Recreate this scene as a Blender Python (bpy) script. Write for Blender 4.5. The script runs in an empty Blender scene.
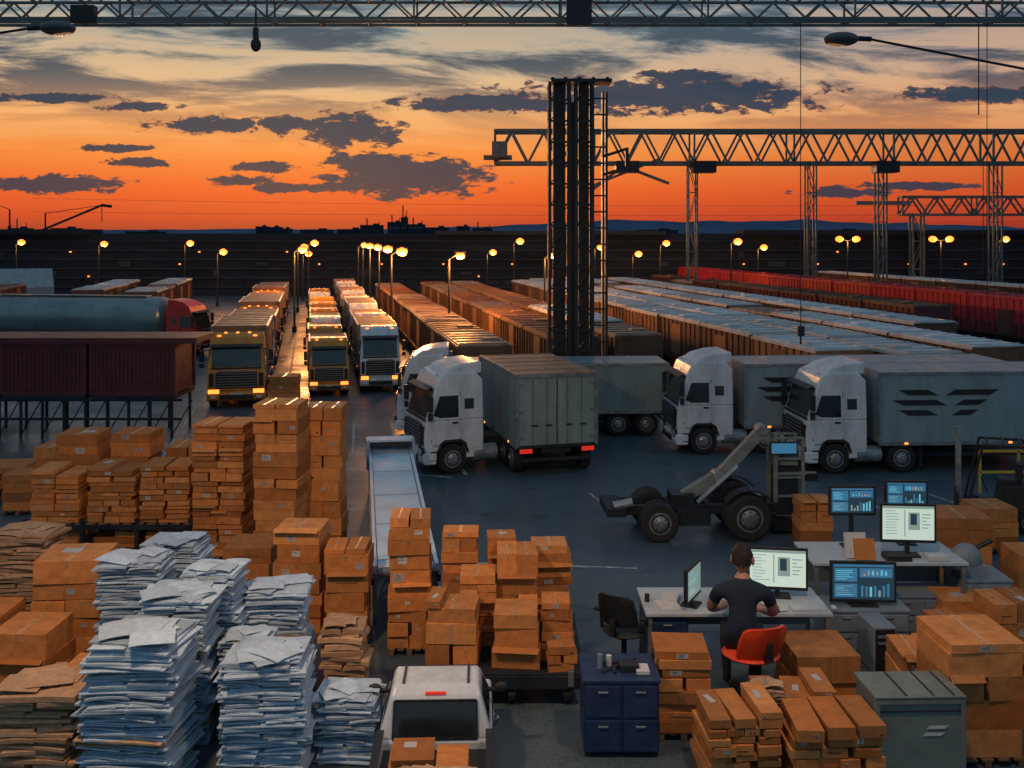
import bpy, bmesh, math, random
from mathutils import Matrix, Vector
R=random.Random(7)
sc=bpy.context.scene
sc.view_settings.view_transform='Standard'; sc.view_settings.look='None'; sc.view_settings.exposure=0
def lin(r,g,b):
    f=lambda c:(c/255/12.92) if c<=10 else ((c/255+.055)/1.055)**2.4
    return (f(r),f(g),f(b),1)
# ---------------------------------------------------------------- materials
def mat(name,col,rough=.6,amt=.25,scale=3.0,dirt=None,dirt_amt=.5,metal=0,bump=0,attr=False,orand=0.0,spec=.4,dscale=.8,emit=None,es=0,stretch=None,wet=0):
    m=bpy.data.materials.new(name); m.use_nodes=True
    nt=m.node_tree; N=nt.nodes; L=nt.links
    b=N['Principled BSDF']; b.inputs['Roughness'].default_value=rough; b.inputs['Metallic'].default_value=metal
    b.inputs['Specular IOR Level'].default_value=spec
    if emit:
        b.inputs['Base Color'].default_value=(*col,1)
        b.inputs['Emission Color'].default_value=(*emit,1); b.inputs['Emission Strength'].default_value=es
        return m
    tc=N.new('ShaderNodeTexCoord'); vec=tc.outputs['Object']
    if stretch:
        mp=N.new('ShaderNodeMapping'); mp.inputs['Scale'].default_value=stretch; L.new(vec,mp.inputs[0]); vec=mp.outputs[0]
    n=N.new('ShaderNodeTexNoise'); n.inputs['Scale'].default_value=scale; n.inputs['Detail'].default_value=4; n.inputs['Roughness'].default_value=.65
    L.new(vec,n.inputs['Vector'])
    mr=N.new('ShaderNodeMapRange'); mr.inputs[1].default_value=.3; mr.inputs[2].default_value=.7; mr.inputs[3].default_value=1-amt; mr.inputs[4].default_value=1+amt
    L.new(n.outputs[0],mr.inputs[0])
    vm=N.new('ShaderNodeVectorMath'); vm.operation='SCALE'; vm.inputs[0].default_value=col; L.new(mr.outputs[0],vm.inputs['Scale'])
    out=vm.outputs[0]
    if attr:
        a=N.new('ShaderNodeAttribute'); a.attribute_name='Col'
        v2=N.new('ShaderNodeVectorMath'); v2.operation='MULTIPLY'; L.new(out,v2.inputs[0]); L.new(a.outputs['Color'],v2.inputs[1]); out=v2.outputs[0]
    if orand:
        oi=N.new('ShaderNodeObjectInfo'); mr2=N.new('ShaderNodeMapRange'); mr2.inputs[3].default_value=1-orand; mr2.inputs[4].default_value=1+orand
        L.new(oi.outputs['Random'],mr2.inputs[0]); hs=N.new('ShaderNodeHueSaturation')
        mh=N.new('ShaderNodeMapRange'); mh.inputs[3].default_value=.485; mh.inputs[4].default_value=.515; L.new(oi.outputs['Random'],mh.inputs[0])
        L.new(mh.outputs[0],hs.inputs['Hue']); L.new(mr2.outputs[0],hs.inputs['Value']); L.new(out,hs.inputs['Color']); out=hs.outputs[0]
    if dirt:
        n2=N.new('ShaderNodeTexNoise'); n2.inputs['Scale'].default_value=dscale; n2.inputs['Detail'].default_value=6; n2.inputs['Roughness'].default_value=.72
        L.new(vec if stretch else tc.outputs['Object'],n2.inputs['Vector'])
        m2=N.new('ShaderNodeMapRange'); m2.inputs[1].default_value=.45; m2.inputs[2].default_value=.68; m2.inputs[4].default_value=dirt_amt; L.new(n2.outputs[0],m2.inputs[0])
        mx=N.new('ShaderNodeMix'); mx.data_type='RGBA'; L.new(m2.outputs[0],mx.inputs[0]); L.new(out,mx.inputs[6]); mx.inputs[7].default_value=(*dirt,1); out=mx.outputs[2]
    L.new(out,b.inputs['Base Color'])
    mr3=N.new('ShaderNodeMapRange'); mr3.inputs[1].default_value=.3; mr3.inputs[2].default_value=.7; mr3.inputs[3].default_value=max(.05,rough-.12); mr3.inputs[4].default_value=min(1,rough+.15)
    L.new(n.outputs[0],mr3.inputs[0]); L.new(mr3.outputs[0],b.inputs['Roughness'])
    if bump:
        bp=N.new('ShaderNodeBump'); bp.inputs['Strength'].default_value=bump; bp.inputs['Distance'].default_value=.03; L.new(n.outputs[0],bp.inputs['Height']); L.new(bp.outputs[0],b.inputs['Normal'])
    return m
DIRT=(.05,.045,.04)
white=mat('truck_white',(.60,.65,.68),.28,.08,2,(.22,.22,.21),.45,spec=.6,dscale=1.3,stretch=(1,1,.35))
yellow=mat('truck_yellow',(.62,.25,.03),.35,.15,2,DIRT,.4)
redp=mat('truck_red',(.62,.03,.02),.3,.1,2,DIRT,.2)
glass=mat('glass_dark',(.012,.018,.022),.08,.2,1,spec=.9)
black=mat('black_plastic',(.018,.02,.022),.5,.3,5)
tyre=mat('tyre_rubber',(.016,.016,.017),.85,.4,9,(.05,.045,.04),.5)
metal=mat('steel_grey',(.26,.29,.31),.4,.3,4,DIRT,.5,metal=.5)
dsteel=mat('dark_steel',(.014,.020,.027),.5,.4,2,(.03,.038,.045),.5,metal=.2)
gsteel=mat('gantry_steel',(.10,.145,.15),.55,.35,2,(.05,.05,.05),.6,metal=.2)
lampshade=mat('lamp_housing',(.10,.10,.10),.5,.3,8,metal=.3)
boxside=mat('trailer_side',(.22,.28,.27),.5,.12,1.2,(.11,.13,.11),.6,stretch=(1,1,.25),dscale=1.6)
boxpale=mat('trailer_pale',(.22,.30,.33),.42,.12,1.2,(.11,.13,.14),.5,stretch=(1,1,.25),dscale=1.4)
roofbrown=mat('trailer_roof',(.24,.14,.09),.6,.35,1.5,(.10,.07,.06),.6,orand=.25)
roofrust=mat('trailer_roof_rust',(.34,.19,.12),.55,.3,1.5,(.16,.09,.06),.6)
rust=mat('wagon_side',(.14,.07,.04),.65,.4,1.5,(.045,.035,.03),.7,orand=.45)
wroof=mat('wagon_roof',(.29,.21,.16),.45,.35,1.0,(.10,.075,.06),.7,orand=.35)
pale=mat('wagon_roof_pale',(.52,.57,.58),.4,.22,1.0,(.22,.23,.22),.55,orand=.2)
maroon=mat('maroon_container',(.10,.022,.028),.5,.3,1.5,(.03,.02,.02),.6)
redw=mat('wagon_red',(.52,.03,.03),.5,.3,1.5,(.10,.02,.02),.5,orand=.2)
teal=mat('tank_grey',(.24,.29,.29),.32,.12,1.2,(.09,.10,.10),.5,metal=.4,stretch=(1,.3,1))
card=mat('cardboard',(.54,.205,.06),.75,.2,5,(.27,.10,.035),.4,attr=True,dscale=2.2,spec=.2)
tape=mat('packing_tape',(.50,.24,.10),.3,.2,8,attr=True)
label=mat('paper_label',(.55,.54,.52),.7,.15,20,attr=True)
ink=mat('label_ink',(.03,.025,.025),.7,.1,9)
paper=mat('paper',(.46,.60,.74),.7,.14,9,(.28,.34,.40),.45,attr=True,dscale=4,spec=.25)
paperw=mat('paper_buff',(.54,.34,.20),.7,.2,9,(.32,.18,.10),.5,attr=True,dscale=4,spec=.2)
wood=mat('pallet_wood',(.16,.10,.06),.8,.4,8)
blue=mat('blue_cabinet',(.012,.032,.095),.45,.3,3,DIRT,.5)
crate=mat('green_crate',(.17,.21,.19),.6,.2,3,(.07,.06,.05),.5)
bluew=mat('conveyor_belt',(.52,.68,.78),.62,.12,2,(.30,.36,.40),.4,spec=.2)
deskm=mat('desk_top',(.44,.50,.52),.4,.1,4,(.25,.25,.25),.3)
greym=mat('grey_plastic',(.20,.24,.27),.5,.15,4)
orange=mat('chair_orange',(.75,.065,.015),.4,.1,4)
skin=mat('skin',(.42,.22,.15),.55,.1,12)
hairm=mat('hair',(.022,.014,.010),.7,.5,70,bump=.8)
shirt=mat('navy_tshirt',(.014,.024,.042),.85,.3,14,bump=.4)
jeans=mat('dark_trousers',(.02,.022,.03),.85,.3,14,bump=.2)
shoe=mat('shoes',(.02,.02,.02),.6)
yellowr=mat('yellow_rail',(.6,.38,.04),.5,.2,4,DIRT,.4)
linem=mat('road_paint',(.42,.44,.42),.6,.4,3,(.05,.058,.065),.97,dscale=2.2)
wallm=mat('far_wall',(.018,.030,.048),.85,.4,.05,stretch=(1,1,9),spec=.1)
wallm2=mat('far_wall_band',(.035,.05,.07),.85,.3,.2,spec=.1)
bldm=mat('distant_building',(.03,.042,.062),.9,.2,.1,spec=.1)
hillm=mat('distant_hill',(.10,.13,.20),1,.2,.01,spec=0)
em_warm=mat('lamp_glow',(1,.6,.25),emit=(1,.19,.018),es=3.4)
em_head=mat('headlight_glow',(1,.6,.25),emit=(1,.20,.02),es=3.0)
em_soft=mat('lamp_lens',(1,.8,.5),emit=(1,.5,.2),es=.18)
em_red=mat('tail_light',(.4,.02,.01),emit=(1,.04,.02),es=.5)
lensm=mat('headlamp_glass',(.55,.6,.62),.12,.1,5,spec=.9)
def em(n,c,s=1): return mat(n,c,emit=c,es=s)
sBlue=em('screen_blue',(.03,.12,.22),1); sDark=em('screen_dark',(.012,.03,.045),1); sWhite=em('screen_white',(.40,.50,.44),1)
sCyan=em('screen_cyan',(.12,.45,.58),.8); sOr=em('screen_orange',(.8,.3,.1),.8); sGrey=em('screen_grey',(.16,.22,.2),1)
# ---------------------------------------------------------------- mesh builder
class MB:
    def __init__(s,mats=None): s.v=[];s.f=[];s.m=[];s.c=[];s.mats=mats or [];s.M=Matrix.Identity(4)
    def add(s,vs,fs,mt,col=(1,1,1),M=None):
        MM=s.M@M if M is not None else s.M
        k=len(s.v); s.v+= [MM@Vector(p) for p in vs]
        mi=s.mats.index(mt) if mt in s.mats else (s.mats.append(mt) or len(s.mats)-1)
        for f in fs: s.f.append([i+k for i in f]); s.m.append(mi); s.c.append(col)
    def box(s,c,z,mt,rz=0,col=(1,1,1),rx=0,ry=0):
        x,y,h=z[0]/2,z[1]/2,z[2]/2
        vs=[(-x,-y,-h),(x,-y,-h),(x,y,-h),(-x,y,-h),(-x,-y,h),(x,-y,h),(x,y,h),(-x,y,h)]
        M=Matrix.Translation(c)@Matrix.Rotation(rz,4,'Z')@Matrix.Rotation(ry,4,'Y')@Matrix.Rotation(rx,4,'X')
        s.add(vs,[(0,3,2,1),(4,5,6,7),(0,1,5,4),(1,2,6,5),(2,3,7,6),(3,0,4,7)],mt,col,M)
    def bar(s,p0,p1,w,mt,h=None):
        p0=Vector(p0);p1=Vector(p1);d=p1-p0
        if d.length<1e-5:return
        h=h or w
        q=d.to_track_quat('Y','Z').to_matrix().to_4x4()
        M=Matrix.Translation((p0+p1)/2)@q
        x,y,z=w/2,d.length/2,h/2
        vs=[(-x,-y,-z),(x,-y,-z),(x,y,-z),(-x,y,-z),(-x,-y,z),(x,-y,z),(x,y,z),(-x,y,z)]
        s.add(vs,[(0,3,2,1),(4,5,6,7),(0,1,5,4),(1,2,6,5),(2,3,7,6),(3,0,4,7)],mt,(1,1,1),M)
    def cyl(s,p0,p1,r,mt,n=14,r1=None,rings=None):
        p0=Vector(p0);p1=Vector(p1);d=p1-p0; r1=r if r1 is None else r1
        M=Matrix.Translation(p0)@d.to_track_quat('Z','Y').to_matrix().to_4x4(); Ln=d.length
        rings=rings or [(0,r),(1,r1)]
        vs=[];fs=[]
        for t,rr in rings:
            for i in range(n):
                a=2*math.pi*i/n; vs.append((rr*math.cos(a),rr*math.sin(a),t*Ln))
        for k in range(len(rings)-1):
            for i in range(n):
                j=(i+1)%n; fs.append((k*n+i,k*n+j,(k+1)*n+j,(k+1)*n+i))
        fs.append(tuple(range(n-1,-1,-1))); b=(len(rings)-1)*n; fs.append(tuple(range(b,b+n)))
        s.add(vs,fs,mt,(1,1,1),M)
    def ell(s,c,r,mt,nu=14,nv=10,M=None):
        vs=[];fs=[]
        for j in range(nv+1):
            ph=math.pi*j/nv
            for i in range(nu):
                a=2*math.pi*i/nu; vs.append((c[0]+r[0]*math.sin(ph)*math.cos(a),c[1]+r[1]*math.sin(ph)*math.sin(a),c[2]-r[2]*math.cos(ph)))
        for j in range(nv):
            for i in range(nu):
                k=(i+1)%nu; fs.append((j*nu+i,j*nu+k,(j+1)*nu+k,(j+1)*nu+i))
        s.add(vs,fs,mt,(1,1,1),M)
    def prism(s,prof,half,mt):
        h=half if callable(half) else (lambda z:half)
        n=len(prof); vs=[(-h(z),y,z) for y,z in prof]+[(h(z),y,z) for y,z in prof]
        fs=[tuple(range(n)),tuple(range(2*n-1,n-1,-1))]+[(i,(i+1)%n,n+(i+1)%n,n+i) for i in range(n)]
        s.add(vs,fs,mt)
    def side(s,prof,half,mt,off=.008,sides=(-1,1)):
        h=half if callable(half) else (lambda z:half)
        n=len(prof)
        for sg in sides:
            vs=[(sg*(h(z)-.02),y,z) for y,z in prof]+[(sg*(h(z)+off),y,z) for y,z in prof]
            s.add(vs,[tuple(range(n)),tuple(range(2*n-1,n-1,-1))]+[(i,(i+1)%n,n+(i+1)%n,n+i) for i in range(n)],mt)
    def mesh(s,name,smooth=False):
        me=bpy.data.meshes.new(name); me.from_pydata([tuple(p) for p in s.v],[],s.f)
        for m in s.mats: me.materials.append(m)
        me.polygons.foreach_set('material_index',s.m)
        ca=me.color_attributes.new('Col','FLOAT_COLOR','CORNER')
        buf=[]
        for p,c in zip(me.polygons,s.c): buf+= [c[0],c[1],c[2],1]*p.loop_total
        ca.data.foreach_set('color',buf)
        bm=bmesh.new(); bm.from_mesh(me); bmesh.ops.recalc_face_normals(bm,faces=bm.faces); bm.to_mesh(me); bm.free()
        me.update(); return me
    def obj(s,name,loc=(0,0,0),rz=0,bevel=0,smooth=False,scale=1,parent=None):
        me=s.mesh(name); o=place(me,name,loc,rz,bevel,smooth,scale)
        if parent: o.parent=parent
        return o
def empty(name,loc=(0,0,0),rz=0,scale=1):
    o=bpy.data.objects.new(name,None); sc.collection.objects.link(o); o.location=loc; o.rotation_euler=(0,0,rz); o.scale=(scale,)*3; return o
def place(me,name,loc=(0,0,0),rz=0,bevel=0,smooth=False,scale=1):
    o=bpy.data.objects.new(name,me); sc.collection.objects.link(o); o.location=loc; o.rotation_euler=(0,0,rz)
    o.scale=(scale,)*3 if not isinstance(scale,tuple) else scale
    if bevel:
        b=o.modifiers.new('bev','BEVEL'); b.width=bevel; b.segments=3 if bevel>.04 else 2; b.limit_method='ANGLE'; b.angle_limit=math.radians(30 if bevel>.04 else 40)
        if bevel>.04: b.harden_normals=True
    if smooth or bevel>.04:
        for p in me.polygons: p.use_smooth=True
        if smooth:
            try: me.set_sharp_from_angle(angle=math.radians(35))
            except Exception: pass
    return o
def yard(s,t,z=0): return (s*.98-t*.198, t*.98+s*.198, z)
YR=math.radians(11.42)
# ---------------------------------------------------------------- vehicles
def wheel(mb,x,y,z,r,w,sg):
    mb.cyl((x-w/2,y,z),(x+w/2,y,z),r,tyre,24,rings=[(0,r*.6),(.001,r*.9),(.12,r),(.88,r),(.999,r*.9),(1,r*.6)])
    xo=x+sg*w/2
    mb.cyl((xo-sg*.03,y,z),(xo+sg*.012,y,z),r*.62,metal,20,r1=r*.58)
    mb.cyl((xo+sg*.012,y,z),(xo+sg*.015,y,z),r*.50,black,20)
    mb.cyl((xo+sg*.01,y,z),(xo+sg*.06,y,z),r*.42,metal,16,r1=r*.2)
    mb.cyl((xo+sg*.05,y,z),(xo+sg*.09,y,z),r*.15,metal,10,r1=r*.12)
    for k in range(8):
        a=k*math.pi/4; mb.cyl((xo+sg*.02,y+math.cos(a)*r*.33,z+math.sin(a)*r*.33),(xo+sg*.055,y+math.cos(a)*r*.33,z+math.sin(a)*r*.33),r*.035,black,6)
def cab(mb,paint,lights=False,sleeper=True,shell=None):
    sh=shell or mb
    h=lambda z:1.2-.1*(z-1.8)/1.6
    sh.prism([(-2.1,.8),(-2.1,1.8),(-.07,1.8),(-.01,1.45),(0,1.1),(-.02,.75),(-.45,.75),(-.65,1.06),(-1.35,1.06),(-1.52,.75)],1.2,paint)
    sh.prism([(-2.1,1.79),(-2.1,3.1),(-1.85,3.36),(-.85,3.38),(-.55,3.24),(-.40,2.9),(-.07,1.79)],h,paint)
    sh.prism([(-.42,.36),(-.45,.76),(.05,.76),(.08,.62),(.05,.42),(-.05,.36)],1.23,paint)
    sh.prism([(-2.1,.5),(-2.1,.85),(-1.56,.85),(-1.45,.5)],1.19,paint)
    if sleeper: sh.prism([(-2.1,3.3),(-2.1,3.7),(-1.55,3.66),(-1.0,3.52),(-.7,3.3)],.98,paint)
    mb.prism([(-.385,2.84),(-.108,1.90),(-.078,1.90),(-.355,2.85)],1.02,glass)
    mb.bar((-.35,-.085,1.9),(-.1,-.20,2.3),.02,black); mb.bar((.45,-.085,1.9),(.7,-.20,2.3),.02,black)
    mb.box((0,-.07,1.84),(2.1,.08,.07),black)
    mb.side([(-.55,2.62),(-.32,2.0),(-.55,1.9),(-1.2,1.9),(-1.2,2.62)],h,glass,.012)
    mb.side([(-1.42,2.5),(-1.42,2.15),(-1.75,2.15),(-1.75,2.5)],h,glass,.010)
    for y in(-.26,-1.28): mb.side([(y,2.72),(y+.02,2.72),(y+.02,1.1),(y,1.1)],(lambda z:h(max(1.8,z))),black,.004)
    mb.side([(-1.18,1.75),(-.98,1.75),(-.98,1.69),(-1.18,1.69)],1.2,black,.03)
    mb.side([(-.62,.98),(-.62,1.0),(-.3,1.0),(-.3,.98)],1.2,black,.01)
    mb.prism([(-.30,2.88),(-.08,2.80),(-.08,2.84),(-.30,2.94)],1.08,black)
    mb.box((0,.0,1.30),(1.72,.05,.74),black)
    for k in range(6): mb.box((0,.035,1.0+k*.12),(1.62,.03,.028),metal)
    mb.box((0,.03,1.72),(1.5,.03,.05),metal); mb.box((0,.075,.54),(1.4,.06,.2),black)
    mb.box((0,.10,.66),(.5,.01,.11),label)
    for sg in(-1,1):
        mb.box((sg*.93,.06,.80),(.46,.08,.19),em_head if lights else lensm); mb.box((sg*.93,.04,.80),(.52,.09,.25),black)
        mb.box((sg*.95,.09,.54),(.22,.03,.1),lensm)
        mb.box((sg*1.03,.0,1.32),(.2,.04,.62),black)
        mb.bar((sg*1.12,-.3,2.72),(sg*1.42,-.12,2.66),.04,black)
        mb.box((sg*1.43,-.14,2.42),(.2,.13,.52),black); mb.box((sg*1.43,-.14,2.0),(.19,.12,.22),black)
        mb.bar((sg*1.17,-.25,1.95),(sg*1.42,-.14,1.95),.04,black)
        for z in(.5,.78): mb.box((sg*1.17,-.3 if z<.6 else -.33,z),(.12,.22,.04),black)
        mb.side([(-.40,.70),(-.55,1.05),(-.72,1.16),(-1.28,1.16),(-1.45,1.05),(-1.56,.70),(-1.5,.70),(-1.34,1.07),(-.66,1.07),(-.46,.70)],1.2,black,.05,(sg,))
        wheel(mb,sg*1.03,-1.0,.5,.5,.32,sg)
        mb.box((sg*.75,-.62,3.30),(.16,.1,.06),em_head if lights else lensm)
    mb.box((0,-1.0,.62),(1.8,2.0,.25),black)
def trailer(mb,y0,L,H,sm,rm,ribs=True,axles=2,W=2.5,z0=1.0):
    y1=y0-L; yc=(y0+y1)/2; hw=W/2
    mb.box((0,yc,(z0+H)/2),(W,L,H-z0),sm)
    mb.box((0,yc,H+.015),(W-.06,L-.06,.05),rm)
    n=max(2,int(L/1.1))
    for i in range(n+1):
        y=y0-.05-(L-.1)*i/n
        mb.box((0,y,H+.045),(W-.1,.05,.02),rm)
        if ribs:
            for sg in(-1,1): mb.box((sg*(hw+.008),y,(z0+H)/2),(.025,.04,H-z0-.1),sm)
    for sg in(-1,1):
        mb.box((sg*hw,yc,H),(.08,L+.04,.1),metal); mb.box((sg*hw,yc,z0),(.08,L+.04,.12),metal)
        for y in(y0,y1): mb.box((sg*(hw),y,(z0+H)/2),(.1,.1,H-z0),metal)
        mb.box((sg*(hw-.05),yc+.3,.62),(.04,L*.45,.12),black); mb.box((sg*(hw-.05),yc+.3,.82),(.04,L*.45,.08),black)
        mb.bar((sg*.8,y0-1.6,z0),(sg*.8,y0-1.6,.1),.12,black)
        for a in range(axles):
            wheel(mb,sg*(hw-.2),y1+.9+a*1.15,.5,.5,.34,sg)
            mb.box((sg*(hw-.2),y1+.9+a*1.15,1.03-.0),(.38,1.05,.05),black)
        mb.box((sg*(hw-.3),y1-.03,.86),(.42,.07,.13),em_red)
        for k in range(int(L/1.8)): mb.box((sg*(hw+.045),y0-.9-k*1.8,z0+.01),(.012,.12,.06),em_head if k%2==0 else label)
    mb.box((0,yc,.85),(1.0,L-.1,.2),black)
    mb.box((0,y1+.05,.55),(2.3,.08,.12),black)
    mb.box((0,y1-.02,(z0+H)/2),(.03,.02,H-z0-.15),black)
    for x in(-.85,-.35,.35,.85): mb.cyl((x,y1-.05,z0+.08),(x,y1-.05,H-.08),.018,metal,6); mb.box((x+.06,y1-.06,1.7),(.2,.04,.05),black)
    for z in(z0+.3,(z0+H)/2,H-.3):
        for sg in(-1,1): mb.box((sg*(hw-.12),y1-.03,z),(.2,.04,.07),metal)
    mb.box((0,y1-.025,z0+.0),(W,.03,.1),black); mb.box((0,y1-.03,H-.02),(W,.05,.1),metal)
def qtruck(paint,sm,rm,lights,L=6.2,H=3.25):
    mb=MB(); cab(mb,paint,lights,False); trailer(mb,-2.3,L,H,sm,rm,W=2.4)
    if lights:
        for x in(-.5,0,.5): mb.box((x,-.95,3.41),(.12,.1,.06),em_head)
    return mb.mesh('truck_mesh')
rustbox=mat('cargo_box_rust',(.28,.13,.06),.6,.3,1.5,(.08,.05,.04),.6,orand=.3)
tY=qtruck(yellow,rustbox,roofbrown,True,H=3.55); tO=qtruck(yellow,rustbox,roofbrown,True,5.0,3.0); tW=qtruck(white,rustbox,roofbrown,True,6.2,3.3)
tW2=qtruck(white,boxpale,roofbrown,True,5.4,3.1)
def q(me,s,t,sca): return place(me,'delivery_truck',yard(s,t),math.pi+YR,scale=sca)
t=47.8
for i in range(6): 
    q(tY if i%2==0 else tW,-3.3+R.uniform(-.1,.1),t,(1.08,1,1)); t+=9.0+R.uniform(0,.3)
t=50.3
for i in range(8):
    q(tW2 if i%4==2 else tO,.95+R.uniform(-.12,.12),t,(.80,.85,.84)); t+=6.6+R.uniform(0,.3)
t=51
for i in range(7):
    q(tW if i%2==0 else tW2,3.55+R.uniform(-.08,.08),t,(.84,.95,.98)); t+=8.3+R.uniform(0,.3)
def wagon(sm,rm,L=6.2,W=2.5,H=3.2,low=None):
    mb=MB(); low=low or sm
    mb.box((0,0,(H+1.0)/2),(W,L,H-1.0),sm)
    if low is not sm: mb.box((0,0,1.45),(W+.05,L+.02,.95),low)
    mb.box((0,0,.85),(W-.4,L,.3),black)
    for sg in(-1,1):
        n=9
        for i in range(n+1): mb.box((sg*(W/2+.03),-L/2+.04+(L-.08)*i/n,(H+1)/2),(.06,.09,H-1.0),sm)
        mb.box((sg*(W/2+.03),0,H-.04),(.12,L,.12),rm); mb.box((sg*(W/2+.04),0,1.05),(.1,L,.14),black)
        mb.box((sg*(W/2+.05),R.uniform(-1,1),2.0),(.06,1.4,1.7),rust if sm is not rust else rustbox)
        for y in(-2.2,-1.3,1.3,2.2): 
            mb.cyl((sg*.75,y,.42),(sg*.9,y,.42),.42,tyre,14)
        mb.box((sg*.9,-1.75,.45),(.08,1.3,.2),black); mb.box((sg*.9,1.75,.45),(.08,1.3,.2),black)
    mb.prism([(-L/2,H),(-L/2,H+.08),(L/2,H+.08),(L/2,H)],W/2,rm)
    for i in range(6): mb.box((R.uniform(-.02,.02),-L/2+.3+(L-.6)*i/5,H+.10),(W-.1,.06,.05),rm)
    mb.box((R.uniform(-.6,.6),R.uniform(-1.5,1.5),H+.14),(.8,.6,.1),rm)
    for sg in(-1,1): mb.box((0,sg*(L/2+.1),.85),(.25,.3,.2),black)
    return mb.mesh('freight_wagon')
wA=wagon(rust,wroof,H=3.05,W=2.35); wA2=wagon(rust,rustbox,H=3.0,W=2.35); wB=wagon(rust,pale); wB2=wagon(rustbox,pale,H=3.15); wR=wagon(redw,redw,low=maroon,H=3.7); wD=wagon(maroon,rust,H=3.3)
def row(s,t0,t1,meshes,L=6.45,sca=1):
    t=t0
    while t<t1: place(R.choice(meshes),'freight_wagon',yard(s+R.uniform(-.05,.05),t),YR,scale=sca); t+=L*sca
row(7.7,47,104,[wA,wA,wA2]); row(12.6,50,104,[wA,wA2]); row(15.8,50,104,[wA,wA2,wB])
row(22.0,41.5,106,[wB,wB2]); row(24.9,39.5,106,[wB,wB2]); row(29.0,41,108,[wB,wB,wA]); row(33.5,52,110,[wB])
row(48.5,62,128,[wR]); row(54,66,128,[wD,wA]); row(66,72,125,[wB]); row(40,62,112,[wD,wD,wA])
row(-14,92,112,[wB,wA]); row(-19,96,112,[wB,wB2]); row(-29,98,110,[wD,wA]); row(-38,98,112,[wB])
def at(x,y,rz): return Matrix.Translation((x,y,0))@Matrix.Rotation(rz,4,'Z')
def artic(loc,head,tl,paint=white,sm=boxside,rm=roofbrown,H=3.4,mark=None,axles=2,cs=1.0,trl=None,W=2.5,ribs=True):
    root=empty('semi_truck',loc,head,cs)
    mb=MB(); s_=MB(); cab(mb,paint,shell=s_); s_.obj('cab_body',bevel=.07,parent=root)
    mb.box((0,-2.9,.9),(1.0,2.0,.25),black)
    for sg in(-1,1):
        if trl is None: wheel(mb,sg*.98,-3.3,.5,.5,.4,sg)
        mb.cyl((sg*.95,-1.75,.62),(sg*.95,-2.6,.62),.27,metal,16); mb.bar((sg*.6,-2.2,1.2),(sg*.6,-2.2,2.9),.08,black)
    mb.cyl((.9,-2.18,1.0),(.9,-2.18,3.3),.07,metal,10)
    mb.obj('cab_details',bevel=.01,parent=root)
    mb=MB()
    if trl: mb.M=trl
    else: mb.M=Matrix.Translation((0,-2.5,0))
    trailer(mb,0,tl,H,sm,rm,axles=axles,W=W,ribs=ribs)
    if mark:
        x=-(W/2+.030)
        for poly in mark:
            n=len(poly); vs=[(x,a,z) for a,z in poly]+[(x+.025,a,z) for a,z in poly]
            mb.add(vs,[tuple(range(n)),tuple(range(2*n-1,n-1,-1))]+[(i,(i+1)%n,n+(i+1)%n,n+i) for i in range(n)],black)
    mb.obj('trailer',bevel=.012,parent=root)
trM=at(-3.35,34.2,math.radians(112)).inverted()@at(.12,38.6,math.radians(14.5))
artic((-3.35,34.2,0),math.radians(112),5.5,H=3.35,W=2.75,ribs=False,trl=trM,sm=boxside,rm=roofrust)
artic((-4.6,40.4,0),math.radians(93),8.6,H=2.95,sm=boxside,rm=boxpale,cs=.97)
def bar_(a,b,z,w,sl=.35): return [(a,z),(b,z),(b+sl,z+w),(a+sl,z+w)]
marks=[bar_(-1.0,-2.0,2.62,.18),bar_(-.8,-2.3,2.28,.18),bar_(-1.0,-2.0,1.94,.18),bar_(-2.3,-3.8,2.62,.18,-.3),bar_(-2.6,-3.4,2.28,.18,-.3),bar_(-2.5,-3.1,1.94,.18,-.3)]
artic((5.9,37.5,0),math.radians(94),10,H=3.25,sm=boxpale,rm=boxpale,mark=marks,ribs=False)
artic((9.75,34.6,0),math.radians(93.5),11,H=3.35,sm=boxpale,rm=boxpale,mark=marks,axles=3,ribs=False)
mb=MB(); cab(mb,redp); mb.box((0,-8,.95),(1.0,12,.25),black)
mb.cyl((0,-2.5,2.45),(0,-16.5,2.45),1.35,teal,28,rings=[(0,.9),(.02,1.3),(.04,1.38),(.96,1.38),(.98,1.3),(1,.9)])
for k in range(7): mb.cyl((0,-3.5-k*2,2.45),(0,-3.58-k*2,2.45),1.395,teal,28)
mb.box((0,-9.5,3.88),(.7,11,.06),metal)
for k in range(5):
    for sg in(-1,1): wheel(mb,sg*1.0,[-3.6,-11.5,-12.7,-13.9,-15.1][k],.5,.5,.36,sg)
mb.obj('tanker_truck',(-20.6,67,0),math.radians(-99),smooth=True)
def container(mb,x,y,z,w,d,h,m,door=False):
    mb.box((x,y,z+h/2),(w,d,h),m)
    n=int(w/.16)
    for i in range(n): mb.box((x-w/2+.1+(w-.2)*i/(n-1),y-d/2-.012,z+h/2),(.07,.05,h-.25),m)
    for sx in(-1,1):
        for sy in(-1,1): mb.box((x+sx*w/2,y+sy*d/2,z+h/2),(.14,.14,h+.04),m)
    for zz in(z+.02,z+h-.02): mb.box((x,y-d/2,zz),(w,.12,.14),m)
mb=MB()
for i,x in enumerate((-21.8,-18.4,-14.9,-25.4)):
    container(mb,x,40.5,1.75,3.25,2.4,1.95,maroon)
    mb.box((x,40.5,1.62),(3.3,2.5,.16),dsteel)
mb.box((-19.5,40.4,3.86),(14.3,2.6,.22),maroon)
for x in[-27+.85*i for i in range(17)]:
    mb.bar((x,39.4,0),(x,39.4,1.6),.09,dsteel); mb.bar((x,41.6,0),(x,41.6,1.6),.09,dsteel)
    mb.bar((x,39.4,.1),(x+.8,39.4,1.5),.04,dsteel)
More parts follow.
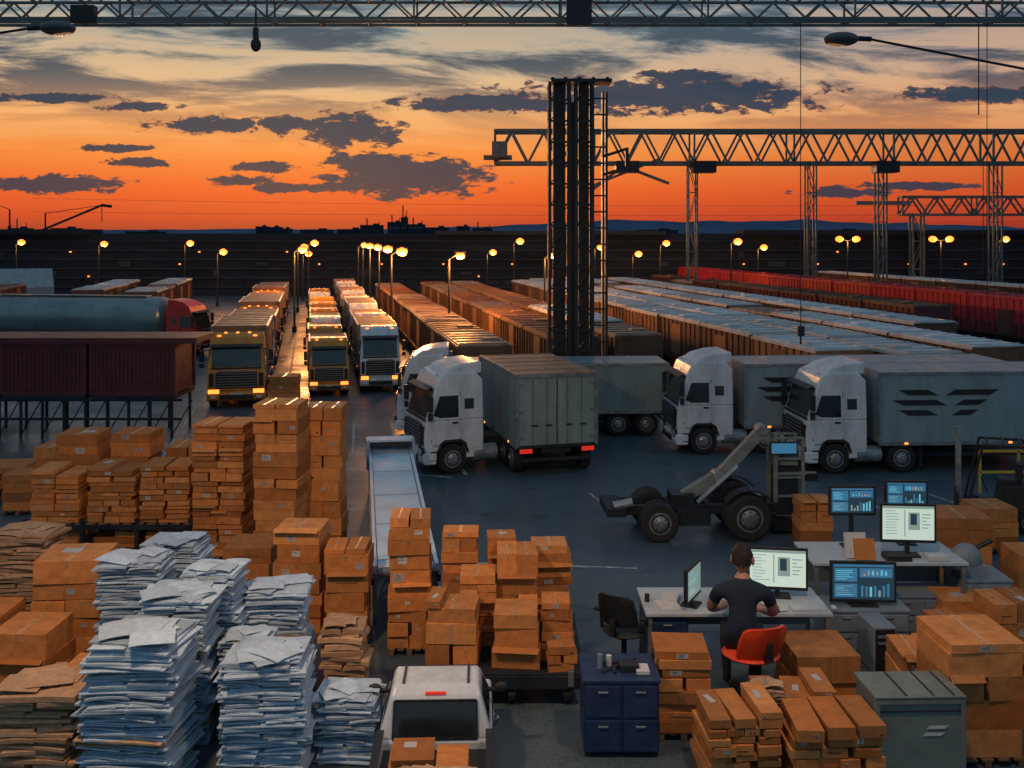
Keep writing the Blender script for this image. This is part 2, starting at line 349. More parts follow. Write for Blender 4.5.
mb.box((-20,39.4,.75),(14,.08,.1),dsteel); mb.box((-20,39.4,1.5),(14,.1,.1),dsteel)
mb.obj('container_rack')
# ---------------------------------------------------------------- ground
mg=bpy.data.materials.new('asphalt'); mg.use_nodes=True; N=mg.node_tree.nodes; L=mg.node_tree.links; b=N['Principled BSDF']
tc=N.new('ShaderNodeTexCoord')
def noise(sx,d=8,r=.65,vec=None):
    n=N.new('ShaderNodeTexNoise'); n.inputs['Scale'].default_value=sx; n.inputs['Detail'].default_value=d; n.inputs['Roughness'].default_value=r; L.new(vec or tc.outputs['Object'],n.inputs['Vector']); return n.outputs[0]
def ramp(inp,st):
    r=N.new('ShaderNodeValToRGB'); L.new(inp,r.inputs[0])
    e=r.color_ramp.elements
    while len(e)<len(st): e.new(.5)
    for x,(p,c) in zip(e,st): x.position=p; x.color=c if len(c)==4 else (*c,1)
    return r.outputs[0]
big=ramp(noise(.12,5),[(.3,(.040,.066,.084)),(.5,(.064,.096,.118)),(.7,(.09,.126,.150))])
fine=ramp(noise(14,3),[(.3,(.75,.75,.75)),(.7,(1.25,1.25,1.25))])
mx=N.new('ShaderNodeMix'); mx.data_type='RGBA'; mx.blend_type='MULTIPLY'; mx.inputs[0].default_value=1; L.new(big,mx.inputs[6]); L.new(fine,mx.inputs[7])
st=ramp(noise(.55,7,.75),[(.55,(1,1,1)),(.66,(.5,.5,.5))])
mx2=N.new('ShaderNodeMix'); mx2.data_type='RGBA'; mx2.blend_type='MULTIPLY'; mx2.inputs[0].default_value=1; L.new(mx.outputs[2],mx2.inputs[6]); L.new(st,mx2.inputs[7])
L.new(mx2.outputs[2],b.inputs['Base Color'])
rr=ramp(noise(.25,5),[(.38,(.26,.26,.26)),(.62,(.55,.55,.55))]); L.new(rr,b.inputs['Roughness']); b.inputs['Specular IOR Level'].default_value=.5
bp=N.new('ShaderNodeBump'); bp.inputs['Strength'].default_value=.2; bp.inputs['Distance'].default_value=.02; L.new(noise(18,3),bp.inputs['Height']); L.new(bp.outputs[0],b.inputs['Normal'])
mb=MB(); mb.add([(-2500,-200,0),(2500,-200,0),(2500,4000,0),(-2500,4000,0)],[(0,1,2,3)],mg); mb.obj('ground')
mb=MB()
def line(p0,p1,w=.14):
    p0=Vector((*p0,.004));p1=Vector((*p1,.004)); d=(p1-p0).normalized(); nn=Vector((-d.y,d.x,0))*w/2
    mb.add([p0-nn,p1-nn,p1+nn,p0+nn],[(0,1,2,3)],linem)
line(yard(5.1,33)[:2],yard(5.1,110)[:2]); line(yard(-1.1,33)[:2],yard(-1.1,110)[:2],.1); line(yard(-5.2,36)[:2],yard(-5.2,110)[:2],.12)
for k in range(5): line((3.0+k*2.6,28.6+k*.2),(2.4+k*2.6,31.0),.08)
line((-1,24.4),(3,24.0),.1); line((-2,33),(-8,35),.12)
for k in range(4): line((-9+k*1.6,36.5),(-10+k*1.6,43),.09)
mb.obj('road_markings')
# ---------------------------------------------------------------- background
mb=MB()
WY=131
mb.box((30,WY+3,4.1),(300,6,8.2),wallm)
for z in(1.2,2.4,3.6,4.8,6.0,7.2): mb.box((30,WY-.15,z),(300,.3,.16),wallm2)
for k in range(90): mb.box((-115+k*3.2+R.uniform(-1,1),WY-.1,R.choice([1.8,3,4.2,5.4])),(R.uniform(.4,2.4),.3,R.uniform(.4,.9)),R.choice([wallm2,wallm,bldm]))
mb.box((-80,WY+1,8.4),(50,5,.7),wallm); mb.box((60,WY+1,8.35),(60,5,.6),wallm); mb.box((5,WY+1,8.3),(30,4,.5),wallm2)
for k in range(30): mb.box((-95+k*7+R.uniform(-3,3),WY-.35,R.choice([2.6,4.2,5.8])),(.2,.2,.15),em_head)
mb.obj('warehouse')
mb=MB()
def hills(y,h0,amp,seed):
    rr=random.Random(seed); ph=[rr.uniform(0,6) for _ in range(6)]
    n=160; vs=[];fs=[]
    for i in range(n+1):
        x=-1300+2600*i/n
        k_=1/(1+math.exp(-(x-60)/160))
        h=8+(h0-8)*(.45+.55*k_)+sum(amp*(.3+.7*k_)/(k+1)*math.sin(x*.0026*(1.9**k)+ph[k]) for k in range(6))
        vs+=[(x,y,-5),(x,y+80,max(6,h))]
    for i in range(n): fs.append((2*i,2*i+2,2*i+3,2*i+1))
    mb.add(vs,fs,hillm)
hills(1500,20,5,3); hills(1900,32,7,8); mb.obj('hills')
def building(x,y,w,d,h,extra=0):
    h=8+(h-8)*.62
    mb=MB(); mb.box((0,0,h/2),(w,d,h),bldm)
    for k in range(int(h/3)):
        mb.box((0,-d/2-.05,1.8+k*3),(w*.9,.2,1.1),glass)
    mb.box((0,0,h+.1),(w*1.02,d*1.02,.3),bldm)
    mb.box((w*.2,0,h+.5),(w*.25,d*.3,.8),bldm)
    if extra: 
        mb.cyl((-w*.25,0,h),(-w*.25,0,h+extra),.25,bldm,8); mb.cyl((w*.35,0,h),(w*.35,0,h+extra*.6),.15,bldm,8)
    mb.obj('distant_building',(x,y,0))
building(-56,400,8,10,14,3); building(-47,402,5,10,16,3); building(-43,400,2.4,6,19,5); building(-38,400,6,10,14.5,3); building(-30,400,9,10,12.5,0); building(-100,420,6,8,13); building(-106,425,4,8,13.5,0); building(-95,420,4,8,12)
building(-20,410,5,8,13.5,0);building(-12,410,8,8,12,3); building(-178,400,9,9,12,0); building(60,420,18,10,11); building(140,430,22,10,11); building(-150,410,14,8,10)
building(-194,395,6,9,12,4); building(20,415,10,9,11.5,0); building(-66,410,10,8,11.5); building(-80,410,12,8,11)
def dcrane(x,y,h,ang,s=26):
    mb=MB(); mb.bar((0,0,0),(0,0,h*.6),1.0,bldm); e=(math.cos(ang)*s,0,h*.55+math.sin(ang)*s); mb.bar((-6,0,h*.45),e,.8,bldm)
    mb.bar((0,0,h*.95),e,.25,bldm); mb.bar((0,0,h*.6),(0,0,h*.95),.5,bldm); mb.bar(e,(e[0]+4,0,e[2]-.5),1.2,bldm); mb.bar(e,(e[0],0,e[2]-7),.25,bldm)
    mb.box((-5,0,h*.42),(4,3,3),bldm)
    mb.obj('distant_crane',(x,y,0))
dcrane(-196,420,18,.42); dcrane(-216,430,20,2.5)
# ---------------------------------------------------------------- gantries / tower / cables
def truss(mb,x0,x1,y,z0,z1,bay,t,dep,m):
    n=max(1,int(round((x1-x0)/bay))); dx=(x1-x0)/n
    for yy in(y,y+dep):
        mb.bar((x0,yy,z0),(x1,yy,z0),t*1.5,m); mb.bar((x0,yy,z1),(x1,yy,z1),t*1.5,m)
        for i in range(n):
            a=x0+i*dx; mb.bar((a,yy,z0),(a+dx/2,yy,z1),t,m); mb.bar((a+dx/2,yy,z1),(a+dx,yy,z0),t,m)
            if i%3==0: mb.bar((a,yy,z0),(a,yy,z1),t,m)
    for i in range(n+1):
        a=x0+i*dx; mb.bar((a,y,z0),(a,y+dep,z0),t,m); mb.bar((a,y,z1),(a,y+dep,z1),t,m)
def leg(mb,x,y,z,w,m,t=.14,bay=2.5,dep=1):
    for sx in(-w/2,w/2):
        for sy in(0,dep): mb.bar((x+sx,y+sy,0),(x+sx,y+sy,z),t*1.2,m)
    n=int(z/bay)
    for i in range(n):
        a=z*i/n;b_=z*(i+1)/n; s=1 if i%2 else -1
        for sy in(0,dep): mb.bar((x-s*w/2,y+sy,a),(x+s*w/2,y+sy,b_),t*.6,m); mb.bar((x-w/2,y+sy,a),(x+w/2,y+sy,a),t*.6,m)
mb=MB(); truss(mb,-25,25,30,14.5,15.2,1.45,.055,1.0,gsteel)
mb.box((2.0,29.9,14.8),(.75,.3,1.1),dsteel); mb.box((-12.8,29.9,14.6),(.7,.3,.5),dsteel)
for x in(-25,25): leg(mb,x,30,15.2,1.0,gsteel,.12)
mb.bar((-25,29.9,14.38),(25,29.9,14.38),.09,gsteel)
mb.obj('overhead_gantry')
mb=MB(); truss(mb,-1.8,75,105,15.6,19.0,3.5,.2,3,gsteel)
mb.box((-1.3,106,17.0),(1.6,3,1.6),gsteel); mb.bar((-3,106,16.2),(0,106,16.2),.5,gsteel)
for x in(19,31.5,38.9,51,70): leg(mb,x,105,15.6,.9,gsteel,.13,3)
for x in(12,20,39): mb.box((x,104.6,15.1),(2.4,2,1.2),dsteel)
mb.bar((11,105,15.5),(16.5,105,13.4),.3,gsteel); mb.bar((8.5,105,13.2),(15.5,105,16),.25,gsteel)
mb.bar((8,105,12.4),(12,105,15.5),.3,gsteel)
mb.obj('gantry_crane')
mb=MB(); truss(mb,50,110,128,10.6,12.9,3.2,.2,1.5,gsteel)
for x in(52,69,92): leg(mb,x,128,10.8,1.4,gsteel,.2,3.2)
mb.bar((44,128,12.1),(51,128,12.1),.5,gsteel)
mb.obj('gantry_crane')
mb=MB(); ty=43.5; ZT=14.6
def col(x,w,z1,t):
    for sx in(-w/2,w/2):
        for sy in(-.5,.5): mb.box((x+sx,ty+sy,z1/2),(t,t,z1),dsteel)
    mb.box((x,ty+.1,z1/2),(w*.62,.5,z1),dsteel)
    n=int(z1/.9)
    for i in range(n):
        a=.3+i*.9; mb.box((x,ty-.53,a),(w,.08,.09),dsteel)
        mb.bar((x-w/2,ty-.52,a),(x+w/2,ty-.52,a+.9),.05,dsteel)
col(2.05,.85,ZT,.13); col(3.12,.7,ZT,.13)
for x in(3.95,4.1): mb.box((x,ty,7.1),(.09,.5,14.2),dsteel)
for i in range(20): mb.box((3.75,ty-.3,.6+i*.7),(.75,.06,.07),dsteel)
mb.box((3.0,ty,ZT+.05),(2.6,1.2,.14),dsteel)
for x in(1.75,2.3,2.9,3.5,4.1): mb.cyl((x,ty-.55,ZT+.1),(x,ty+.55,ZT+.1),.1,dsteel,10)
mb.box((2.6,ty-.1,7),(.3,.3,13.5),dsteel)
mb.box((2.9,ty,.3),(3.6,2.2,.6),dsteel)
for z in(10.6,11.4): mb.bar((3.9,ty,z),(5.0,ty,z+.35),.12,dsteel)
mb.bar((5.0,ty,10.9),(5.0,ty,11.8),.14,dsteel)
mb.obj('lift_mast_tower')
def cable(pts,r,name='overhead_cable',sag=0):
    mb=MB(); p0,p1=Vector(pts[0]),Vector(pts[1]); n=14; pr=None
    for i in range(n+1):
        t=i/n; p=p0.lerp(p1,t); p.z-=sag*4*t*(1-t)
        if pr is not None: mb.cyl(pr,p,r,dsteel,5)
        pr=p
    return mb.obj(name)
for (a,b_,sg) in [((-60,125,12.6),(70,125,11.8),.5),((-60,125,10.9),(70,125,10.6),.3)]:
    cable((a,b_),.016,sag=sg)
cable(((8.66,30,14.4),(8.66,30,5.0)),.012,'hoist_cable'); cable(((8.8,30.5,14.4),(8.8,30.5,5.2)),.01,'hoist_cable')
cable(((14.25,30,14.4),(14.25,30,6)),.012,'hoist_cable'); cable(((14.0,30,14.4),(14.0,30,11.6)),.018,'hoist_cable')
cable(((30.0,104,15.6),(30.0,104,3.9)),.04,'hoist_cable'); cable(((31,104,15.6),(31,104,3.9)),.04,'hoist_cable')
cable(((49,104,15.6),(49,104,4.0)),.04,'hoist_cable')
mb=MB(); mb.box((8.72,30.2,5.1),(.2,.15,.3),dsteel); mb.cyl((8.72,30.2,5.0),(8.72,30.2,4.7),.03,dsteel,8); mb.obj('crane_hook_block')
mb=MB(); mb.cyl((-7.3,28.5,14.4),(-7.3,28.5,13.85),.03,dsteel,6); mb.box((-7.3,28.5,13.75),(.14,.14,.3),dsteel); mb.ell((-7.3,28.5,13.42),(.15,.15,.2),dsteel); mb.bar((-7.3,28.5,14.1),(-7.3,28.5,15),.03,dsteel)
mb.cyl((-7.3,28.5,15),(-7.3,30,15.1),.02,dsteel,6)
mb.obj('hanging_lamp')
def worklamp(hx,hy,hz,px,pz,aim,power):
    mb=MB()
    sg=1 if px>hx else -1
    mb.ell((hx,hy,hz),(.21,.16,.085),lampshade,24,12)
    mb.ell((hx-.02*sg,hy,hz-.04),(.15,.10,.05),em_soft,16,8)
    mb.cyl((hx+sg*.17,hy,hz+.01),(hx+sg*.36,hy,hz+.0),.032,dsteel,8)
    mb.cyl((hx+sg*.34,hy,hz),(px,hy,pz),.016,dsteel,8)
    mb.cyl((px,hy,pz),(px,hy,0),.09,dsteel,10,r1=.14)
    mb.obj('work_lamp')
    l=bpy.data.lights.new('work_light','SPOT'); l.energy=power; l.color=(1,.60,.32); l.spot_size=math.radians(150); l.spot_blend=.9; l.shadow_soft_size=.35
    o=bpy.data.objects.new('work_light',l); sc.collection.objects.link(o); o.location=(hx,hy,hz-.2)
    o.rotation_euler=(Vector(aim)-o.location).to_track_quat('-Z','Y').to_euler()
worklamp(-5.45,12,10.48,-7.6,10.20,(-5.5,22,1),2400)
worklamp(3.95,12,10.35,8.2,9.6,(4.5,20,1),1300)
def slamp(x,y,h,p=350,two=False,r=.2):
    mb=MB(); mb.cyl((0,0,0),(0,0,h-.3),.10,dsteel,8,r1=.06); mb.cyl((0,0,0),(0,0,.5),.18,dsteel,8)
    for sg in((-1,1) if two else (1,)):
        k=.8 if two else .5
        mb.cyl((0,0,h-.3),(sg*k,-.1,h),.045,dsteel,6); mb.box((sg*(k+.2),-.1,h+.14),(.7,.36,.08),dsteel); mb.ell((sg*(k+.2),-.1,h-.08),(r*1.25,r*1.1,r*.95),em_warm,12,8)
    o=mb.obj('street_lamp',(x,y,0))
    l=bpy.data.lights.new('lamp_light','POINT'); l.energy=p; l.color=(1,.36,.08); l.shadow_soft_size=.3
    q_=bpy.data.objects.new('lamp_light',l); sc.collection.objects.link(q_); q_.location=((.7 if not two else 0),-.4,h-.6); q_.parent=o
slamp(-3.9,62,6.8,2000,r=.24)
for x,y,h in [(-50,121,7.0),(-39.6,121,7.1),(-33,112,6.2),(-22.4,110,7.2),(-25.5,122,5.8),(.2,112,7.4),(-3,121,6),(10,121,6.6),(17.8,120,7.1),(14.6,121,5.8),(29.5,120,6.6),(58,119,7.6),(-60,121,7.2),(23,105,7.4)]: slamp(x,y,h,450,r=.36)
for x,y,h in [(39.6,118,7.6),(50.6,118,7.6)]: slamp(x,y,h,500,True,.38)
for t in(66,78,90,102,112): p=yard(5.25,t); slamp(p[0],p[1],7.0,1700 if t<100 else 700,r=.3)
for t in(84,106): p=yard(-1.25,t); slamp(p[0],p[1],6.9,1300 if t<100 else 600,r=.3)
p=yard(18.9,80); slamp(p[0],p[1],6.4,1100,r=.26)
# ---------------------------------------------------------------- boxes & papers
def cbox(mb,x,y,z,w,d,h,rz=0,fancy=True):
    g=R.uniform(.6,1.25); wv=R.uniform(-.08,.1); c=(g*(1-wv*.2),g*(1+wv),g*(1+wv*2.5))
    M0=mb.M; mb.M=mb.M@Matrix.Translation((x,y,z))@Matrix.Rotation(rz,4,'Z')
    mb.box((0,0,h/2),(w,d,h),card,col=c)
    tw=min(.08,w*.1)
    if fancy and R.random()<.85:
        mb.box((0,0,h+.001),(tw,d+.008,.006),tape,col=c); mb.box((0,-d/2-.002,h-min(h*.3,.15)/2),(tw,.006,min(h*.3,.15)),tape,col=(c[0]*.8,)*3)
        if R.random()<.12:
            # open flap
            mb.box((0,-d/2-.05,h+.02),(w*.96,.14,.006),card,rx=R.uniform(.2,.8),col=c)
    elif R.random()<.5: mb.box((0,-d/2-.002,h/2),(tw,.006,h*.96),tape,col=(c[0]*.85,)*3)
    q_=R.random()
    if q_<.28 and h>.1:
        lw=R.uniform(.1,.26)*min(1,w); lh=min(h*.6,lw*R.uniform(.5,.9)); lx=R.uniform(-.3,.3)*w; lz=h*R.uniform(.4,.65)
        mb.box((lx,-d/2-.003,lz),(lw,.006,lh),label,col=(R.uniform(.45,.9),)*3)
        for k in range(R.choice([1,2,3])): mb.box((lx-lw*.08,-d/2-.0075,lz+lh*(.28-.25*k)),(lw*R.uniform(.3,.7),.003,lh*.07),ink)
    elif q_<.36: mb.box((R.choice([-1,1])*w*.32,-d/2-.003,h*.25),(w*.09,.004,h*.12),ink)
    elif q_<.44: mb.box((0,-d/2-.003,h*R.uniform(.3,.6)),(w*.5,.003,.012),ink)
    if R.random()<.2: mb.box((R.uniform(-.2,.2)*w,R.uniform(-.2,.2)*d,h+.004),(w*.3,d*.25,.006),label,rz=R.uniform(-.3,.3),col=(.8,)*3)
    mb.M=M0
def stack(X,Y,w,h,dep=None,z0=0,lh=.33,nx=1,jit=.03,name='cardboard_box_stack',flat=False,pal=True,ny=1):
    mb=MB(); dep=dep or w; z=0
    if pal and z0==0:
        for k in range(5): mb.box((-w/2+w*(k+.5)/5,dep/2,.11),(w/5*.7,dep,.03),wood)
        for k in(-1,0,1): mb.box((k*w*.42,dep/2,.05),(.1,dep,.09),wood)
        z=.13
    while z<h-z0-.05:
        l=lh*R.uniform(.7,1.3)
        if z+l>h-z0-.04: l=max(.06,h-z0-z)
        nn=nx if R.random()<.7 else max(1,nx+R.choice([-1,1]))
        if z+l>=h-z0-.05 and nx>1 and R.random()<.5: ks=[R.randrange(nn)] 
        else: ks=range(nn)
        bw=w/nn
        for k in ks:
            for j in range(ny):
                cbox(mb,-w/2+bw*(k+.5)+R.uniform(-jit,jit),dep/ny*(j+.5)+R.uniform(-jit,jit),z,bw*R.uniform(.88,1.0)-.01,dep/ny*R.uniform(.9,.99),l-.008-(R.uniform(0,.02) if nn>1 else 0),R.uniform(-jit,jit)*1.6,not flat)
        z+=l
    return mb.obj(name,(X,Y,z0),R.uniform(-.07,.07),bevel=.012)
def slab(mb,x,y,z,w,d,t,rz,m,col,curl):
    n=5; vs=[];fs=[]
    a,b_=R.uniform(0,6),R.uniform(0,6)
    def zz(i,j):
        u=i/(n-1)*2-1; v=j/(n-1)*2-1
        return curl*(.5*math.sin(a+u*2.1)+.5*math.sin(b_+v*1.9))-abs(curl)*.9*(max(0,abs(u)-.5)+max(0,abs(v)-.5))
    for k in(0,1):
        for j in range(n):
            for i in range(n): vs.append(((i/(n-1)-.5)*w+(R.uniform(-.006,.006) if k else 0),(j/(n-1)-.5)*d,zz(i,j)+k*t))
    B=n*n
    for j in range(n-1):
        for i in range(n-1):
            q0=j*n+i; fs.append((q0,q0+n,q0+n+1,q0+1)); fs.append((B+q0,B+q0+1,B+q0+n+1,B+q0+n))
    for i in range(n-1):
        for (p,q_) in((i,i+1),((n-1)*n+i,(n-1)*n+i+1),(i*n,(i+1)*n),(i*n+n-1,(i+1)*n+n-1)): fs.append((p,q_,B+q_,B+p))
    mb.add(vs,fs,m,col,Matrix.Translation((x,y,z))@Matrix.Rotation(rz,4,'Z'))
def papers(X,Y,w,h,dep=None,z0=0,m=None,jit=.08,th=(.010,.042),name='paper_stack'):
    mb=MB(); dep=dep or w*.85; z=0; dx=dy=0
    while z<h-z0:
        t=R.uniform(*th); g=R.uniform(.55,1.1)
        dx=dx*.85+R.uniform(-jit,jit)*.5; dy=dy*.85+R.uniform(-jit,jit)*.4
        mm=m or (paper if R.random()<.95 or z>h-z0-.3 else paperw)
        sw=R.uniform(.8,1.04); nn=1 if R.random()<.55 else 2
        for k in range(nn):
            ww=w*sw/nn*R.uniform(.94,1.02)
            slab(mb,dx+((k-.5)*w*sw/2 if nn==2 else 0)+R.uniform(-jit,jit)*.35,dep/2+dy,z+R.uniform(0,.01),ww,dep*R.uniform(.85,1.03),t*.8,R.uniform(-.14,.14),mm,(g,g,g*R.uniform(.97,1.04)),R.uniform(.005,.026))
        z+=t
    for k in range(6): slab(mb,R.uniform(-.25,.25)*w,dep/2+R.uniform(-.25,.2)*dep,z+.01+k*.010,w*R.uniform(.4,.6),dep*.5,.008,R.uniform(-.7,.7),m or paper,(R.uniform(.7,1.1),)*3,.02)
    return mb.obj(name,(X,Y,z0),R.uniform(-.08,.08))
mb=MB()
for x in(-12.0,-10.6,-9.25,-7.9):
    for y in(24.65,25.85): mb.bar((x,y,0),(x,y,1.0),.09,dsteel)
for y in(24.65,25.85): mb.box((-9.95,y,.80),(4.2,.08,.12),dsteel); mb.box((-9.95,y,.25),(4.2,.06,.08),dsteel)
for k in range(14): mb.box((-11.9+k*.3,25.25,.87),(.2,1.2,.03),wood)
mb.obj('pallet_rack')
for x in(-11.3,-9.92,-8.58): stack(x,24.7,1.22,2.2+R.uniform(-.05,.1),1.1,z0=.89,lh=.13,nx=2,jit=.03,flat=True); stack(x,24.9,1.1,.22+.4,.9,z0=.0,lh=.18,nx=2,flat=True)
stack(-11.5,26.4,1.1,2.72,lh=.3); stack(-10.1,26.4,1.1,2.75,lh=.3); stack(-12.4,26.8,.9,2.3,lh=.3); stack(-8.9,27.4,1.2,2.2,lh=.3,nx=2)
stack(-7.23,24.5,1.32,3.35,1.2,lh=.16,nx=2,jit=.035); stack(-5.65,23.8,1.1,3.98,1.1,lh=.3,jit=.03); stack(-4.75,25.0,.95,3.7,1.0,lh=.4,jit=.02)
stack(-6.3,26.5,.9,2.8,.9,lh=.3)
stack(-5.6,21,1.05,1.42,lh=.5); stack(-4.25,19.75,.98,2.15,lh=.3); stack(-3.22,19.3,.88,1.93,lh=.32)
papers(-2.9,17.0,.78,1.22,m=paperw,th=(.05,.12)); stack(-8.33,18.6,1.32,1.93,1.2,lh=.4)
papers(-10.0,20,1.2,1.95,m=paperw,th=(.03,.09)); stack(-8.45,17,1.1,1.25,lh=.38); papers(-6.95,14.4,1.2,1.32,m=paperw,th=(.04,.1),jit=.12); stack(-9.6,17.8,1,1.2,lh=.35)
stack(-7.4,16,1,.95,lh=.3,nx=2)
papers(-6.7,17.5,1.15,2.2); papers(-6.5,18.9,1.1,2.1); papers(-5.1,16.6,.95,2.35); papers(-5.5,14.1,1.35,2.15,1.2); papers(-5.3,15.6,1.1,2.25)
papers(-4.1,17,1.1,1.88); papers(-3.65,14.5,1.25,1.72,1.1); papers(-2.52,15.1,.95,.92); papers(-4.3,15.9,.8,1.5)
stack(-17.6,31,1.6,1.6,lh=.3,nx=2); stack(-15.4,30,1.4,1.0,lh=.25,nx=2); stack(-14.1,28.5,1,1.2,lh=.3)
stack(-9.9,43,1.2,1.9,lh=.4); stack(-13.2,33,.9,1.0,lh=.3)
mb=MB(); mb.box((-.15,18.3,.5),(2.75,2.7,.14),dsteel); mb.box((-.15,16.97,.42),(2.75,.1,.22),dsteel)
for x in(-1.2,.0,.95):
    for y in(17.15,19.3): mb.cyl((x-.06,y,.2),(x+.06,y,.2),.2,tyre,16); mb.cyl((x-.07,y,.2),(x+.07,y,.2),.09,metal,10); mb.box((x,y,.4),(.18,.14,.12),metal)
for x in(-1.3,1.0): mb.bar((x,16.95,.35),(x,16.95,.62),.1,metal)
mb.obj('platform_cart',bevel=.01)
stack(-1.95,19.0,.82,2.62,.8,lh=.24)
for a in [(-1.0,19.0,.72,2.35,.5),(-1.05,17.2,.9,1.7,.8),(.1,18.2,.78,2.2,.8),(.75,19.0,.75,2.1,.6),(.05,17.1,.85,1.5,.8),(.78,17.4,.55,1.6,.6),(-.62,18.05,.72,1.85,.7),(.86,17.0,.5,1.05,.35),(-.2,19.05,.6,2.25,.55)]:
    stack(a[0],a[1],a[2],a[3],a[4],z0=.57,lh=R.choice([.16,.22,.3]),nx=R.choice([1,1,2]),jit=.03)
stack(2.72,15.8,.86,1.45,.8,lh=.17,flat=True)
stack(3.3,14.2,1.05,1.22,1.0,lh=.12,nx=3,flat=True,jit=.05); stack(4.35,15.2,1.1,1.05,.9,lh=.13,nx=3,flat=True,jit=.05); stack(4.62,14.0,1.3,1.12,1.0,lh=.13,nx=3,flat=True,jit=.06)
papers(3.9,15.1,.5,1.1,m=paperw)
stack(5.3,16.8,1.15,.93,lh=.4,nx=1); stack(7.15,15,1.25,1.85,1.2,lh=.42); stack(6.9,16.4,1.0,1.1,lh=.3); stack(8.8,19.5,.9,.9,lh=.3); stack(9.3,18.3,.9,1.25,lh=.4); stack(8.1,17.2,1.1,1.2,lh=.33,nx=2)
stack(10.2,22.5,1.35,1.62,1.2,lh=.5); stack(11.4,21.5,1.0,1.1,lh=.35); stack(7.75,25.4,.85,1.25,lh=.3); stack(8.3,14.2,.9,1.6,lh=.3); stack(12.2,25,1,1.2,lh=.3)
mb=MB(); mb.box((0,.4,.66),(1.28,.8,1.22),crate)
for x in(-.63,.63): mb.box((x,0,.66),(.07,.05,1.26),crate)
for z in(.07,1.25): mb.box((0,0,z),(1.32,.06,.09),crate)
mb.box((0,.4,1.29),(1.34,.86,.05),crate); mb.box((0,-.01,1.1),(1.2,.02,.02),black)
for a in(-.2,.2,.5): mb.box((a,.4,1.322),(.03,.8,.012),black)
mb.add([(.08,-.012,.84),(.36,-.012,.84),(.42,-.012,.89),(.14,-.012,.89)],[(0,1,2,3)],label); mb.add([(.02,-.012,.74),(.30,-.012,.74),(.36,-.012,.79),(.08,-.012,.79)],[(0,1,2,3)],label)
mb.obj('storage_crate',(5.92,14.5,0),.03,bevel=.012)
def cabinet(x,y,w,h,d,m,nd=2,nc=2):
    mb=MB(); mb.box((0,d/2,h/2+.04),(w,d,h-.08),m); mb.box((0,d/2,h),(w+.05,d+.05,.05),m)
    for i in range(nc):
        for j in range(nd):
            cx=-w/2+w*(i+.5)/nc; cz=.08+(h-.12)*(j+.5)/nd
            mb.box((cx,-.012,cz),(w/nc-.05,.03,(h-.12)/nd-.05),m); mb.box((cx,-.04,cz+(h/nd)*.25),(.16,.03,.03),metal)
    for sx in(-1,1): mb.box((sx*(w/2-.06),d/2,.03),(.1,d*.9,.06),black)
    return mb.obj('storage_cabinet',(x,y,0),0,bevel=.01)
cabinet(1.68,15.3,1.15,1.17,.95,blue)
mb=MB()
for i in range(7): mb.cyl((R.uniform(-.4,.4),R.uniform(.1,.7),0),(R.uniform(-.4,.4)+0,R.uniform(.2,.7),R.uniform(.03,.05)),.03,black,8)
mb.cyl((-.3,.4,0),(-.3,.4,.22),.04,greym,10); mb.cyl((-.15,.5,0),(-.15,.5,.16),.045,label,10); mb.box((.15,.35,.05),(.3,.22,.1),black); mb.box((.35,.3,.03),(.2,.3,.05),label)
mb.obj('desk_clutter',(1.68,15.3,1.2))
